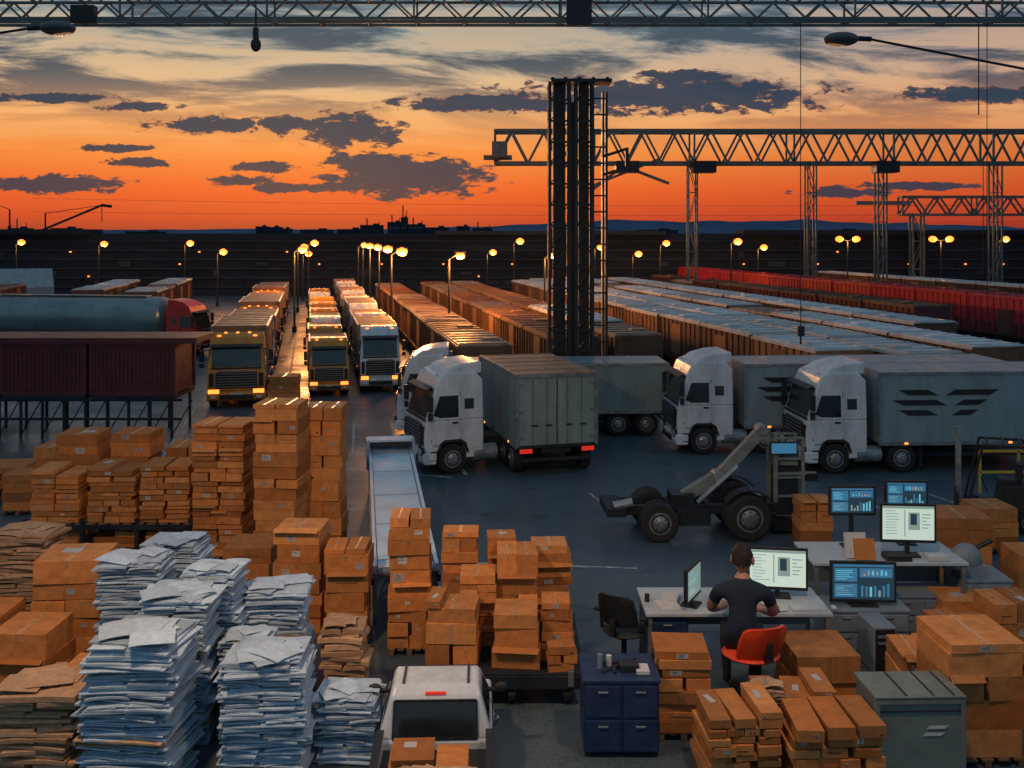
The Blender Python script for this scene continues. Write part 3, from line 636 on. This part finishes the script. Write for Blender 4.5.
# ---------------------------------------------------------------- desks, screens
def desk(x0,x1,y0,y1,z,name='desk'):
    mb=MB(); mb.box(((x0+x1)/2,(y0+y1)/2,z-.03),(x1-x0,y1-y0,.06),deskm)
    for x in(x0+.08,x1-.08):
        for y in(y0+.08,y1-.08): mb.bar((x,y,0),(x,y,z-.06),.08,metal)
    mb.box(((x0+x1)/2,y1-.1,z*.65),(x1-x0-.2,.03,z*.4),greym); mb.bar((x0+.08,y0+.08,.15),(x0+.08,y1-.08,.15),.05,metal); mb.bar((x1-.08,y0+.08,.15),(x1-.08,y1-.08,.15),.05,metal)
    return mb.obj(name,bevel=.008)
desk(2.4,5.75,17.9,19.25,1.22); desk(6.0,9.1,19.9,21.3,1.47)
def monitor(x,y,z,w,h,rz,kind,stand=.2,name='computer_monitor'):
    mb=MB()
    mb.box((0,.05,stand+h/2),(w,.07,h),black); mb.box((0,.1,stand+h/2),(w*.6,.08,h*.6),greym)
    mb.bar((0,.1,.02),(0,.1,stand+h*.4),.08,black); mb.box((0,.08,.015),(w*.42,.32,.03),black)
    bg={'b':sDark,'w':sWhite,'g':sGrey}[kind]
    iw,ih=w-.08,h-.1; yy=.012
    mb.box((0,yy,stand+h/2+.01),(iw,.006,ih),bg)
    y2=yy-.004
    def r(u0,u1,v0,v1,m): mb.box(((u0+u1)/2*iw-iw/2,y2,stand+h/2+.01+((v0+v1)/2-.5)*ih),((u1-u0)*iw,.003,(v1-v0)*ih),m)
    if kind=='b':
        r(.02,.98,.92,.98,sBlue); r(.03,.4,.5,.88,sBlue); r(.44,.97,.62,.88,sBlue); r(.03,.4,.06,.44,sBlue)
        for k in range(7): r(.46+.07*k,.50+.07*k,.08,.08+R.uniform(.08,.42),R.choice([sCyan,sBlue,sBlue,sGrey]))
        y2-=.003
        for k in range(5): r(.06,.06+R.uniform(.12,.3),.8-.06*k,.82-.06*k,sCyan); r(.06,.06+R.uniform(.1,.3),.36-.06*k,.38-.06*k,R.choice([sGrey,sCyan]))
        for k in range(6): r(.5+.07*k,.53+.07*k,.68,.68+R.uniform(.03,.16),R.choice([sCyan,sOr,sGrey]))
    elif kind=='w':
        r(.0,1,.93,1,sGrey); r(.42,.44,.1,.9,sGrey)
        for k in range(9): r(.05,.05+R.uniform(.15,.32),.85-.085*k,.87-.085*k,sGrey)
        y2-=.003
        r(.5,.72,.3,.82,sGrey); y2-=.003; r(.54,.66,.45,.78,sDark)
        for k in range(5): r(.76,.76+R.uniform(.08,.18),.75-.1*k,.78-.1*k,sGrey)
    else:
        for k in range(8): r(.06,.06+R.uniform(.3,.85),.86-.1*k,.88-.1*k,R.choice([sWhite,sCyan,sWhite]))
    return mb.obj(name,(x,y,z),rz,bevel=.006)
monitor(4.97,18.7,1.22,1.1,.78,math.radians(-8),'w',.14)
monitor(3.35,18.3,1.22,.8,.62,math.radians(62),'g',.12)
monitor(7.12,20.9,1.47,.98,.62,0,'b',.66); monitor(8.33,21.1,1.47,.9,.56,-.05,'b',.78); monitor(8.05,20.3,1.47,1.1,.78,-.08,'w',.28)
cabinet(6.75,19.0,1.6,.85,.75,greym,2,2); monitor(6.75,19.2,.88,1.25,.78,-.05,'b',.06)
mb=MB(); mb.box((0,.35,.44),(.42,.75,.84),greym); mb.box((0,-.03,.44),(.36,.03,.78),black); mb.box((0,-.05,.7),(.28,.02,.06),metal); mb.box((0,-.05,.58),(.28,.02,.05),metal); mb.cyl((0,-.04,.3),(0,-.07,.3),.03,metal,10)
mb.obj('computer_tower',(6.78,18.2,0),.05,bevel=.01)
mb=MB(); mb.box((0,0,.025),(.75,.26,.04),black)
for r_ in range(4):
    for k in range(12): mb.box((-.33+k*.06,-.08+r_*.055,.05),(.045,.04,.015),greym)
mb.obj('keyboard',(4.45,18.12,1.22),-.15)
mb=MB(); mb.box((0,0,.02),(.6,.22,.04),label); mb.ell((.48,0,.03),(.05,.08,.035),label); mb.box((-.6,.1,.02),(.35,.45,.015),label,rz=.3); mb.obj('keyboard',(5.35,18.1,1.22),.05)
mb=MB(); mb.box((0,0,.01),(.4,.5,.02),label,rz=.2); mb.box((.1,.3,.04),(.3,.4,.05),label,rz=-.3); mb.cyl((-.35,.2,0),(-.35,.2,.14),.045,black,12); mb.obj('desk_papers',(2.85,18.3,1.22))
mb=MB(); mb.box((0,0,.25),(.42,.1,.5),label,ry=0,rx=-.25); mb.box((.15,-.1,.2),(.4,.1,.42),card,rx=-.3); mb.box((.8,-.1,.06),(.5,.35,.1),black); mb.box((1.6,-.1,.05),(.4,.3,.08),label); mb.obj('file_binders',(6.95,20.25,1.47))
cabinet(2.8,18.0,.75,1.1,1.0,blue,3,1)
mb=MB(); mb.ell((0,0,.35),(.32,.25,.3),greym); mb.box((0,0,.12),(.7,.5,.24),greym); mb.cyl((.1,0,.5),(.5,-.1,.75),.05,black,8); mb.cyl((-.3,-.3,.1),(-.3,-.2,.1),.1,black,12); mb.obj('printer_machine',(9.35,20.6,1.0)); cabinet(9.6,20.2,1.0,1.0,.9,greym,2,1)
cabinet(8.2,19.9,1.3,.8,.7,greym,2,2)
mb=MB()
for x in(0,1.2,2.4,3.6): mb.bar((x,0,0),(x,0,1.3),.07,yellowr)
for z in(.65,1.3): mb.bar((0,0,z),(3.6,0,z),.07,yellowr)
mb.obj('safety_railing',(14.5,31.0,0))
mb=MB()
mb.prism([(-1.0,.25),(-1.05,1.05),(-.75,1.2),(-.1,1.15),(0,.6),(.75,.6),(.8,.25)],.55,black); mb.box((0,-.3,1.22),(.5,.5,.12),black); mb.box((0,-.55,1.45),(.5,.12,.5),black)
for sx in(-.5,.5):
    mb.bar((sx,-.9,1.1),(sx,-.7,2.2),.06,black); mb.bar((sx,.7,.6),(sx,.35,2.2),.06,black); mb.bar((sx,-.7,2.2),(sx,.35,2.2),.06,black)
    mb.bar((sx*.6,.9,.1),(sx*.6,.9,2.5),.1,metal); mb.box((sx*.5,1.5,.08),(.12,1.2,.05),metal)
    wheel(mb,sx*1.05,.5,.32,.32,.2,1 if sx>0 else -1); wheel(mb,sx*1.05,-.7,.28,.28,.18,1 if sx>0 else -1)
for y in(-.6,-.2,.2): mb.bar((-.5,y,2.2),(.5,y,2.2),.05,black)
mb.box((0,.95,.6),(.8,.06,.6),black); mb.bar((0,.2,.9),(0,.35,1.25),.04,black)
mb.obj('forklift',(13.3,27.5,0),math.radians(70),bevel=.02,scale=1.05)
# ---------------------------------------------------------------- office chairs
def starbase(mb,m,r=.3,hz=.42):
    for k in range(5):
        a=k*2*math.pi/5+.3; e=(r*math.cos(a),r*math.sin(a),.08); mb.bar((0,0,.12),e,.04,m); mb.cyl((e[0]-.02,e[1],.035),(e[0]+.02,e[1],.035),.035,black,8)
    mb.cyl((0,0,.1),(0,0,hz),.03,m,10)
def shell(mb,m,w,z0,z1,y,curve,th=.03,n=7,lean=.12):
    vs=[];fs=[]
    for k in(0,1):
        for j in range(n):
            v=j/(n-1)
            for i in range(n):
                u=i/(n-1)*2-1; ww=w/2*(1-.18*v**3)*(1-.10*(1-v)**3)*(1 if j not in(n-1,) else .86)
                vs.append((u*ww,y-lean*v+curve*u*u+(th if k else 0),z0+(z1-z0)*(v-(.08*u*u if j==n-1 else 0))))
    B=n*n
    for j in range(n-1):
        for i in range(n-1):
            q0=j*n+i; fs.append((q0,q0+1,q0+n+1,q0+n)); fs.append((B+q0,B+q0+n,B+q0+n+1,B+q0+1))
    for i in range(n-1):
        for (p,q_) in((i,i+1),((n-1)*n+i,(n-1)*n+i+1),(i*n,(i+1)*n),(i*n+n-1,(i+1)*n+n-1)): fs.append((p,q_,B+q_,B+p))
    mb.add(vs,fs,m)
def chair(loc,rz,m,s,arms,bz=(.55,.86)):
    mb=MB(); starbase(mb,black)
    mb.ell((0,.02,.45),(.25,.24,.045),m,20,8)
    shell(mb,m,.46,bz[0],bz[1],-.2,.10)
    mb.bar((0,-.1,.41),(0,-.25,.5),.05,black); mb.bar((0,-.25,.48),(0,-.24,.65),.05,black)
    if arms:
        for sg in(-1,1): mb.bar((sg*.27,0,.42),(sg*.28,0,.64),.03,black); mb.box((sg*.28,.02,.65),(.06,.26,.03),black)
    return mb.obj('office_chair',loc,rz,smooth=True,scale=s)
PS=2.0; PX,PY=3.92,17.0; PR=math.radians(-12)
chair((PX+.16,PY-.02,0),math.radians(20),orange,PS,False,(.47,.77))
chair((2.05,18.3,0),math.radians(-35),black,1.7,True,(.55,.92))
# ---------------------------------------------------------------- person
root=empty('seated_man',(PX,PY,0),PR,PS)
J={'pel':(0,-.02,.57,.135),'wa':(0,-.03,.70,.125),'ch':(0,.0,.86,.135),'uc':(0,.02,.97,.115),'nk':(0,.035,1.06,.058),'hb':(0,.055,1.13,.055)}
E=[('pel','wa','sh'),('wa','ch','sh'),('ch','uc','sh'),('uc','nk','sh'),('nk','hb','sk')]
for s,n_ in((-1,'L'),(1,'R')):
    J['sc'+n_]=(s*.10,.02,.98,.09); J['so'+n_]=(s*.195,.03,.965,.07); J['el'+n_]=(s*.27,.18,.75,.045); J['fa'+n_]=(s*.23,.31,.705,.04); J['wr'+n_]=(s*.15,.45,.67,.026); J['pa'+n_]=(s*.14,.52,.665,.03)
    J['hi'+n_]=(s*.09,.03,.55,.10); J['mt'+n_]=(s*.12,.24,.53,.075); J['kn'+n_]=(s*.14,.43,.52,.055); J['cf'+n_]=(s*.14,.42,.37,.055); J['an'+n_]=(s*.13,.38,.11,.038); J['he'+n_]=(s*.13,.37,.055,.04); J['to'+n_]=(s*.14,.55,.035,.032)
    E+=[('uc','sc'+n_,'sh'),('sc'+n_,'so'+n_,'sh'),('so'+n_,'el'+n_,'arm'),('el'+n_,'fa'+n_,'sk'),('fa'+n_,'wr'+n_,'sk'),('wr'+n_,'pa'+n_,'sk'),('pel','hi'+n_,'tr'),('hi'+n_,'mt'+n_,'tr'),('mt'+n_,'kn'+n_,'tr'),('kn'+n_,'cf'+n_,'tr'),('cf'+n_,'an'+n_,'tr'),('an'+n_,'he'+n_,'fo'),('he'+n_,'to'+n_,'fo')]
bm=bmesh.new(); sl=bm.verts.layers.skin.verify(); V={}
for k,(x,y,z,r) in J.items():
    v=bm.verts.new((x,y,z)); v[sl].radius=(r,r); V[k]=v
    if k=='pel': v[sl].use_root=True
for a,b_,_ in E: bm.edges.new((V[a],V[b_]))
me=bpy.data.meshes.new('body'); bm.to_mesh(me); bm.free()
tmp=bpy.data.objects.new('tmp',me); sc.collection.objects.link(tmp)
sk=tmp.modifiers.new('s','SKIN'); sk.use_smooth_shade=True; sb=tmp.modifiers.new('sub','SUBSURF'); sb.levels=2
dg=bpy.context.evaluated_depsgraph_get(); bme=bpy.data.meshes.new_from_object(tmp.evaluated_get(dg)); bpy.data.objects.remove(tmp)
bme.materials.clear()
for m in(shirt,skin,jeans,shoe): bme.materials.append(m)
for p in bme.polygons:
    c=p.center; best=None
    for a,b_,tag in E:
        A=Vector(J[a][:3]);B=Vector(J[b_][:3]); t=max(0,min(1,(c-A).dot(B-A)/(B-A).length_squared)); d=(c-(A.lerp(B,t))).length-(J[a][3]*(1-t)+J[b_][3]*t)
        if best is None or d<best[0]: best=(d,tag,t)
    tag=best[1]; mi={'sh':0,'sk':1,'tr':2,'fo':3,'arm':(0 if best[2]<.5 else 1)}[tag]
    if tag=='sh' and c.z<.60: mi=2 if c.y>.06 else 0
    p.material_index=mi; p.use_smooth=True
bo=bpy.data.objects.new('body',bme); sc.collection.objects.link(bo); bo.parent=root
mb=MB()
hc=Vector((0,.075,1.225)); HM=Matrix.Translation(hc)@Matrix.Rotation(-.12,4,'X')@Matrix.Rotation(-.2,4,'Z')@Matrix.Scale(1.06,4)
mb.M=HM
nu,nv=24,18; vs=[];fs=[]
for j in range(nv+1):
    ph=math.pi*j/nv
    for i in range(nu):
        a=2*math.pi*i/nu; x=math.sin(ph)*math.cos(a); y=math.sin(ph)*math.sin(a); z=-math.cos(ph)
        wx=.080*(1-.22*max(0,-z)); wy=.097*(1-.12*max(0,-z)) 
        px,py,pz=x*wx,y*wy,z*.116
        if y>.6: py-= .006*(1 if z<-.2 else 0)
        vs.append((px,py+(.008 if z<0 and y>0 else 0),pz))
for j in range(nv):
    for i in range(nu): k=(i+1)%nu; fs.append((j*nu+i,j*nu+k,(j+1)*nu+k,(j+1)*nu+i))
mb.add(vs,fs,skin)
mb.add([(-.014,.09,-.035),(.014,.09,-.035),(0,.122,-.03),(0,.094,.02)],[(0,1,2),(0,2,3),(1,3,2),(0,3,1)],skin)
for s in(-1,1):
    mb.ell((s*.085,-.005,-.01),(.014,.022,.036),skin,10,8); mb.ell((s*.03,.086,.012),(.013,.01,.009),label,8,6); mb.ell((s*.03,.094,.012),(.006,.005,.006),ink,8,6); mb.box((s*.03,.095,.033),(.032,.008,.006),hairm)
mb.ell((0,.094,-.06),(.022,.007,.006),redp,10,6)
nu,nv=40,28; vs=[];fs=[]
for j in range(nv+1):
    ph=math.pi*j/nv
    for i in range(nu):
        a=2*math.pi*i/nu; x=math.sin(ph)*math.cos(a); y=math.sin(ph)*math.sin(a); z=-math.cos(ph)
        rr_=1+R.uniform(-.03,.05)+.05*max(0,z)+(.03*math.sin(a*5+z*6))
        if j in(0,nv): rr_=1.05
        vs.append((x*.084*rr_,y*.102*rr_-.003,z*.121*rr_))
for j in range(nv):
    for i in range(nu):
        k=(i+1)%nu; a=2*math.pi*(i+.5)/nu; ph=math.pi*(j+.5)/nv; y=math.sin(ph)*math.sin(a); z=-math.cos(ph); x=math.sin(ph)*math.cos(a)
        lim=.45 if y>.35 else (-.36 if y<-.1 else -.36+(y+.1)*1.4)
        if z>lim+R.uniform(-.04,.04) and not (abs(x)>.80 and z<.15 and y>-.3): fs.append((j*nu+i,j*nu+k,(j+1)*nu+k,(j+1)*nu+i))
mb.add(vs,fs,hairm)
mb.M=Matrix.Identity(4)
o=mb.obj('head',smooth=True); o.parent=root
mb=MB()
for s in(-1,1):
    bx,by,bz=s*.14,.52,.665
    mb.ell((bx,by+.01,bz),(.042,.05,.016),skin,12,8)
    for k,(ox,ln) in enumerate(((-.030,.062),(-.010,.074),(.010,.070),(.030,.055))):
        p=Vector((bx+s*ox*-1,by+.045,bz)); d=Vector((-s*ox*.6,1,.12)).normalized(); seg=[.45,.32,.23]; r=.0095
        for q_,f in enumerate(seg):
            e=p+d*ln*f; mb.cyl(p,e,r,skin,8,r1=r*.88); mb.ell(e,(r*.9,)*3,skin,8,6); r*=.88; p=e; d=(d+Vector((0,0,-.55))).normalized()
    p=Vector((bx-s*.032,by-.005,bz)); d=Vector((-s*.75,.65,-.05)).normalized(); r=.011
    for f in(.032,.026): e=p+d*f; mb.cyl(p,e,r,skin,8,r1=r*.88); mb.ell(e,(r*.9,)*3,skin,8,6); r*=.88; p=e; d=(d+Vector((s*.35,.3,-.2))).normalized()
o=mb.obj('hands',smooth=True); o.parent=root
# ---------------------------------------------------------------- conveyor
mb=MB(); A=Vector((-3.85,31.6,0)); B=Vector((-2.15,20.3,0)); Lc=(B-A).length
W=1.35; z=1.2
mb.box((0,Lc/2,z),(W-.22,Lc,.08),bluew)
for sg in(-1,1):
    mb.box((sg*(W/2-.05),Lc/2,z+.03),(.08,Lc,.16),bluew); mb.box((sg*(W/2-.0),Lc/2,z-.2),(.06,Lc,.14),dsteel)
    for k in range(10):
        y=.3+k*(Lc-.6)/9; mb.bar((sg*(W/2-.05),y,0),(sg*(W/2-.05),y,z),.09,metal)
        if k<9: mb.bar((sg*(W/2-.05),y,.2),(sg*(W/2-.05),y+(Lc-.6)/9,z-.2),.04,dsteel)
for k in range(4): mb.box((0,.6+k*(Lc-1)/4,z+.045),(W-.24,.02,.01),greym)
for y in(0,Lc): mb.cyl((-W/2+.1,y,z-.02),(W/2-.1,y,z-.02),.1,metal,12)
for sg in(-1,1): mb.M=Matrix.Translation((sg*(W/2+.02),0,0)); mb.prism([(Lc-1.3,z-.3),(Lc-1.3,z+.12),(Lc-.7,z+.45),(Lc-.05,z+.45),(Lc+.15,z+.2),(Lc+.15,z-.4)],.05,greym)
mb.M=Matrix.Identity(4)
mb.box((0,Lc-.35,z+.42),(W,.6,.08),bluew); mb.box((0,Lc-.68,z+.34),(W-.1,.04,.12),black); mb.box((0,Lc+.1,z),(W,.06,.5),greym)
ang=math.atan2((A-B).y,(A-B).x)-math.pi/2
mb.obj('conveyor_belt',(B.x,B.y,0),ang,bevel=.012)
# ---------------------------------------------------------------- pickup
proot=empty('pickup_truck',(-1.12,14.55,0),.03)
mb=MB(); sh=MB(); hw=.84
hf=lambda z:.84-.20*(z-.62)/.7
sh.prism([(-.02,.3),(-.02,.66),(1.1,.72),(2.0,.66),(2.15,.35),(1.95,.25),(.1,.25)],hw,white)
sh.prism([(0,.62),(.16,1.20),(.30,1.33),(.95,1.33),(1.1,1.24),(1.6,.66)],hf,white)
sh.obj('cab_body',bevel=.06,parent=proot)
mb.prism([(-2.2,.25),(-2.2,.52),(-.03,.52),(-.03,.25)],hw-.03,white)
mb.prism([(-.005,.67),(.128,1.15),(.15,1.15),(.03,.67)],.60,glass)
for sg in(-1,1): mb.bar((sg*.615,.0,.67),(sg*.60,.14,1.16),.03,black)
mb.bar((-.6,.14,1.16),(.6,.14,1.16),.03,black); mb.bar((-.62,.0,.67),(.62,.0,.67),.03,black)
mb.prism([(1.16,1.21),(1.5,.82),(1.53,.83),(1.18,1.24)],.62,glass)
mb.side([(.32,1.18),(.2,.8),(1.35,.8),(1.02,1.18)],hf,glass)
mb.box((0,.19,1.25),(.30,.04,.03),em_red)
for sg in(-1,1):
    mb.box((sg*.48,.62,1.355),(.03,.6,.03),black)
    mb.box((sg*.79,-1.1,.64),(.09,2.2,.30),white); mb.box((sg*.79,-1.1,.80),(.11,2.18,.03),black)
    mb.box((sg*.84,1.0,.93),(.16,.08,.04),black); mb.ell((sg*.98,1.0,.96),(.11,.06,.08),black,12,8)
    for y in(-1.4,1.35): wheel(mb,sg*.76,y,.31,.31,.2,sg)
    mb.box((sg*.76,-2.21,.52),(.14,.03,.25),em_red)
mb.box((0,-2.2,.64),(1.6,.06,.3),white); mb.box((0,-1.1,.53),(1.5,2.1,.02),black)
mb.obj('bed_and_details',bevel=.012,parent=proot)
stack(-1.34,13.3,.62,1.00,.62,z0=.55,lh=.10,nx=1,jit=.04,flat=True); stack(-.80,13.3,.44,.94,.6,z0=.55,lh=.09,jit=.04,flat=True); papers(-1.05,12.6,1.2,.95,.55,z0=.55,m=paperw,th=(.06,.1))
# ---------------------------------------------------------------- crane chassis
mb=MB()
arm=mat('crane_arm',(.17,.20,.19),.5,.25,3,DIRT,.5)
for y in(-.4,.4): mb.box((2.2,y,.72),(4.6,.14,.24),dsteel)
for x in(.1,1.2,2.2,3.3,4.3): mb.box((x,0,.72),(.16,.9,.2),dsteel)
def wy(x,y,r,w,sg):
    M0=mb.M; mb.M=mb.M@Matrix.Translation((x,y,r))@Matrix.Rotation(math.pi/2,4,'Z'); wheel(mb,0,0,0,r,w,sg); mb.M=M0
for sg in(-1,1): wy(.75,sg*.85,.50,.3,sg); wy(3.1,sg*.85,.60,.36,sg); wy(.75,sg*.55,.50,.26,sg); wy(3.1,sg*.5,.60,.3,sg)
for x,r in((3.1,.74),): 
    for sg in(-1,1):
        for k in range(6):
            a0=math.pi*(.2+k*.6/6);a1=math.pi*(.2+(k+1)*.6/6); zc=r-.14
            mb.bar((x+r*math.cos(a0),sg*.8,zc-.02+r*math.sin(a0)),(x+r*math.cos(a1),sg*.8,zc-.02+r*math.sin(a1)),.4,dsteel,h=.03)
mb.box((-.35,0,.72),(.5,1.5,.2),dsteel); mb.cyl((-.4,-.5,.85),(.1,-.5,.95),.12,metal,12)
for k in range(5): mb.cyl((1.2+k*.25,-.3,.9),(1.3+k*.25,.3,.95+.05*k),.035,black,6)
mb.box((1.7,-.55,.55),(.9,.3,.4),dsteel)
mb.bar((1.5,0,.9),(2.6,0,1.55),.26,arm,h=.3); mb.bar((2.5,0,1.45),(3.75,0,2.75),.22,arm,h=.28); mb.cyl((1.9,-.25,.85),(3.0,-.22,1.8),.07,metal,10); mb.cyl((1.9,.25,.85),(3.0,.22,1.8),.07,metal,10)
mb.bar((3.6,0,2.75),(4.0,0,2.35),.2,arm); mb.cyl((2.5,-.2,1.5),(2.5,.2,1.5),.16,metal,12); mb.cyl((3.7,-.2,2.75),(3.7,.2,2.75),.14,metal,12); mb.box((1.5,0,.95),(.6,.7,.25),dsteel)
mb.bar((4.0,-.3,.6),(4.0,-.3,2.7),.1,arm); mb.bar((4.0,.3,.6),(4.0,.3,2.7),.1,arm); mb.bar((4.75,-.3,.2),(4.75,-.3,2.55),.08,arm); mb.bar((4.75,.3,.2),(4.75,.3,2.55),.08,arm)
for z in(.5,1.0,1.5,2.0,2.55): mb.bar((4.0,-.3,z),(4.75,-.3,z),.06,arm); mb.bar((4.0,.3,z),(4.75,.3,z),.05,arm)
mb.box((4.35,0,1.2),(.6,.5,1.1),dsteel); mb.box((4.4,0,1.95),(.5,.4,.3),arm); mb.bar((4.0,-.3,1.6),(5.1,-.3,1.6),.07,arm); mb.box((5.0,-.2,1.5),(.3,.3,.2),dsteel)
mb.box((4.2,-.38,2.3),(.75,.06,.34),black); mb.box((4.2,-.415,2.3),(.67,.01,.27),sBlue)
mb.box((4.4,0,.25),(1.0,.9,.3),dsteel)
mb.obj('crane_chassis',(3.05,26.9,0),math.radians(3),bevel=.012)
mb=MB(); mb.prism([(-3,0),(-3,2.2),(0,4.2),(3,2.2),(3,0)],5,boxpale); mb.box((0,-3.05,1.2),(3,.1,2.2),black); mb.obj('storage_shed',(-57,112,0),.5)
# ---------------------------------------------------------------- world
w=bpy.data.worlds.new('World'); sc.world=w; w.use_nodes=True; nt=w.node_tree; N=nt.nodes; L=nt.links
bg=N['Background']; tc=N.new('ShaderNodeTexCoord'); sep=N.new('ShaderNodeSeparateXYZ'); L.new(tc.outputs['Generated'],sep.inputs[0])
def mth(op,a,b=None,c=None,cl=False):
    n=N.new('ShaderNodeMath'); n.operation=op; n.use_clamp=cl
    for i,v in enumerate((a,b,c)):
        if v is None: continue
        if isinstance(v,(int,float)): n.inputs[i].default_value=v
        else: L.new(v,n.inputs[i])
    return n.outputs[0]
def mr(v,a,b,c=0,d=1,sm=True):
    n=N.new('ShaderNodeMapRange'); n.interpolation_type='SMOOTHSTEP' if sm else 'LINEAR'
    L.new(v,n.inputs[0])
    for i,x in zip((1,2,3,4),(a,b,c,d)): n.inputs[i].default_value=x
    return n.outputs[0]
def mix(f,a,b,bt='MIX'):
    n=N.new('ShaderNodeMix'); n.data_type='RGBA'; n.blend_type=bt
    for i,v in((0,f),(6,a),(7,b)):
        if isinstance(v,(int,float)): n.inputs[i].default_value=v
        elif isinstance(v,tuple): n.inputs[i].default_value=v
        else: L.new(v,n.inputs[i])
    return n.outputs[2]
yc=mth('MAXIMUM',sep.outputs[1],.08); u=mth('DIVIDE',sep.outputs[0],yc); v=mth('DIVIDE',sep.outputs[2],yc)
base=ramp(mth('MAXIMUM',sep.outputs[2],0),[(0,lin(150,56,44)),(.018,lin(208,74,40)),(.045,lin(238,100,42)),(.08,lin(246,142,62)),(.115,lin(240,170,104)),(.15,lin(212,180,142)),(.20,lin(140,156,156)),(.3,(.17,.27,.34,1)),(.55,(.16,.30,.42,1)),(1,(.11,.25,.38,1))])
east=mix(mr(u,-.1,.6),(1,1,1,1),(.72,.66,.88,1)); base=mix(1,base,east,'MULTIPLY')
west=mr(u,-.5,-.9,1,.7); base=mix(1,base,mix(west,(0,0,0,1),(1,1,1,1)),'MULTIPLY')
rear=mr(sep.outputs[1],.45,-.25)
back=ramp(sep.outputs[2],[(0,(.12,.15,.19,1)),(.3,(.13,.23,.31,1)),(1,(.11,.25,.38,1))])
base=mix(rear,base,back)
cb=N.new('ShaderNodeCombineXYZ'); L.new(mth('MULTIPLY',u,2.4),cb.inputs[0]); L.new(mth('MULTIPLY',mth('ADD',v,mth('MULTIPLY',u,.05)),17),cb.inputs[1])
def wn(vec,scl,d,r,dist=0):
    n=N.new('ShaderNodeTexNoise'); n.inputs['Scale'].default_value=scl; n.inputs['Detail'].default_value=d; n.inputs['Roughness'].default_value=r; n.inputs['Distortion'].default_value=dist; L.new(vec,n.inputs['Vector']); return n.outputs[0]
cn=wn(cb.outputs[0],1.6,6,.64,.5)
front=mr(sep.outputs[1],.1,.4)
cir=mth('MULTIPLY',mr(cn,.44,.58),mr(v,.075,.175)); cir=mth('MULTIPLY',cir,front)
base=mix(mth('MULTIPLY',mr(cn,.52,.40),mth('MULTIPLY',mr(v,.06,.13),mth('MULTIPLY',front,.3))),base,lin(252,196,130))
base=mix(mth('MULTIPLY',cir,.92),base,mix(mr(v,.08,.18),lin(112,84,80),lin(56,74,90)))
cu=N.new('ShaderNodeCombineXYZ'); L.new(u,cu.inputs[0]); L.new(v,cu.inputs[1])
cl=[(405,177,85,20),(375,163,45,12),(350,130,56,16),(213,125,70,8),(50,184,80,9),(505,103,110,9),(670,96,150,17),(284,125,24,9),(262,167,34,5),(140,107,34,5),(145,162,34,4.5),(290,188,46,5),(240,181,30,6),(990,94,80,8),(850,192,50,5),(690,76,44,6),(120,148,40,4),(910,186,60,4),(60,98,60,5)]
acc=None
for (px,py,rx,ry) in cl:
    s1=N.new('ShaderNodeVectorMath'); s1.operation='SUBTRACT'; L.new(cu.outputs[0],s1.inputs[0]); s1.inputs[1].default_value=((px-512)/1000,(235-py)/1000,0)
    s2=N.new('ShaderNodeVectorMath'); s2.operation='MULTIPLY'; L.new(s1.outputs[0],s2.inputs[0]); s2.inputs[1].default_value=(1000/rx,1000/ry,0)
    s3=N.new('ShaderNodeVectorMath'); s3.operation='LENGTH'; L.new(s2.outputs[0],s3.inputs[0])
    o_=mth('SUBTRACT',1,s3.outputs['Value']); acc=o_ if acc is None else mth('MAXIMUM',acc,o_)
st2=N.new('ShaderNodeVectorMath'); st2.operation='MULTIPLY'; L.new(cu.outputs[0],st2.inputs[0]); st2.inputs[1].default_value=(30,75,0)
nz=wn(st2.outputs[0],1.2,7,.68,.3)
cm=mth('ADD',acc,mth('MULTIPLY',mth('SUBTRACT',nz,.47),3.2)); cmask=mr(cm,-.02,.22); cmask=mth('MULTIPLY',cmask,mr(acc,-.9,-.25)); cmask=mth('MULTIPLY',cmask,front)
ccol2=mix(mr(cm,.0,.35),lin(130,78,66),mix(mr(v,.03,.13),lin(52,54,72),lin(42,60,80)))
base=mix(mth('MULTIPLY',cmask,.97),base,ccol2)
sky=N.new('ShaderNodeTexSky'); sky.sky_type='NISHITA'; sky.sun_disc=False; sky.sun_elevation=math.radians(4); sky.sun_rotation=math.radians(-12)
sc_=N.new('ShaderNodeVectorMath'); sc_.operation='SCALE'; L.new(sky.outputs[0],sc_.inputs[0]); sc_.inputs['Scale'].default_value=.0015
base=mix(1,base,sc_.outputs[0],'ADD')
L.new(base,bg.inputs[0]); bg.inputs[1].default_value=1.0
try: w.cycles.sampling_method='MANUAL'; w.cycles.sample_map_resolution=512
except Exception: pass
sn=bpy.data.lights.new('sun','SUN'); sn.energy=.6; sn.angle=math.radians(6); sn.color=(1,.5,.22)
so=bpy.data.objects.new('sun',sn); sc.collection.objects.link(so); d=Vector((math.sin(math.radians(-12)),math.cos(math.radians(-12)),math.tan(math.radians(4)))); so.rotation_euler=d.to_track_quat('Z','Y').to_euler()
# ---------------------------------------------------------------- camera
cd=bpy.data.cameras.new('Camera'); co=bpy.data.objects.new('Camera',cd); sc.collection.objects.link(co); sc.camera=co
co.location=(0,0,8); co.rotation_euler=(math.radians(90),0,0); cd.sensor_width=36; cd.lens=36*1000/1024; cd.shift_y=-(384-235)/1024; cd.clip_end=6000
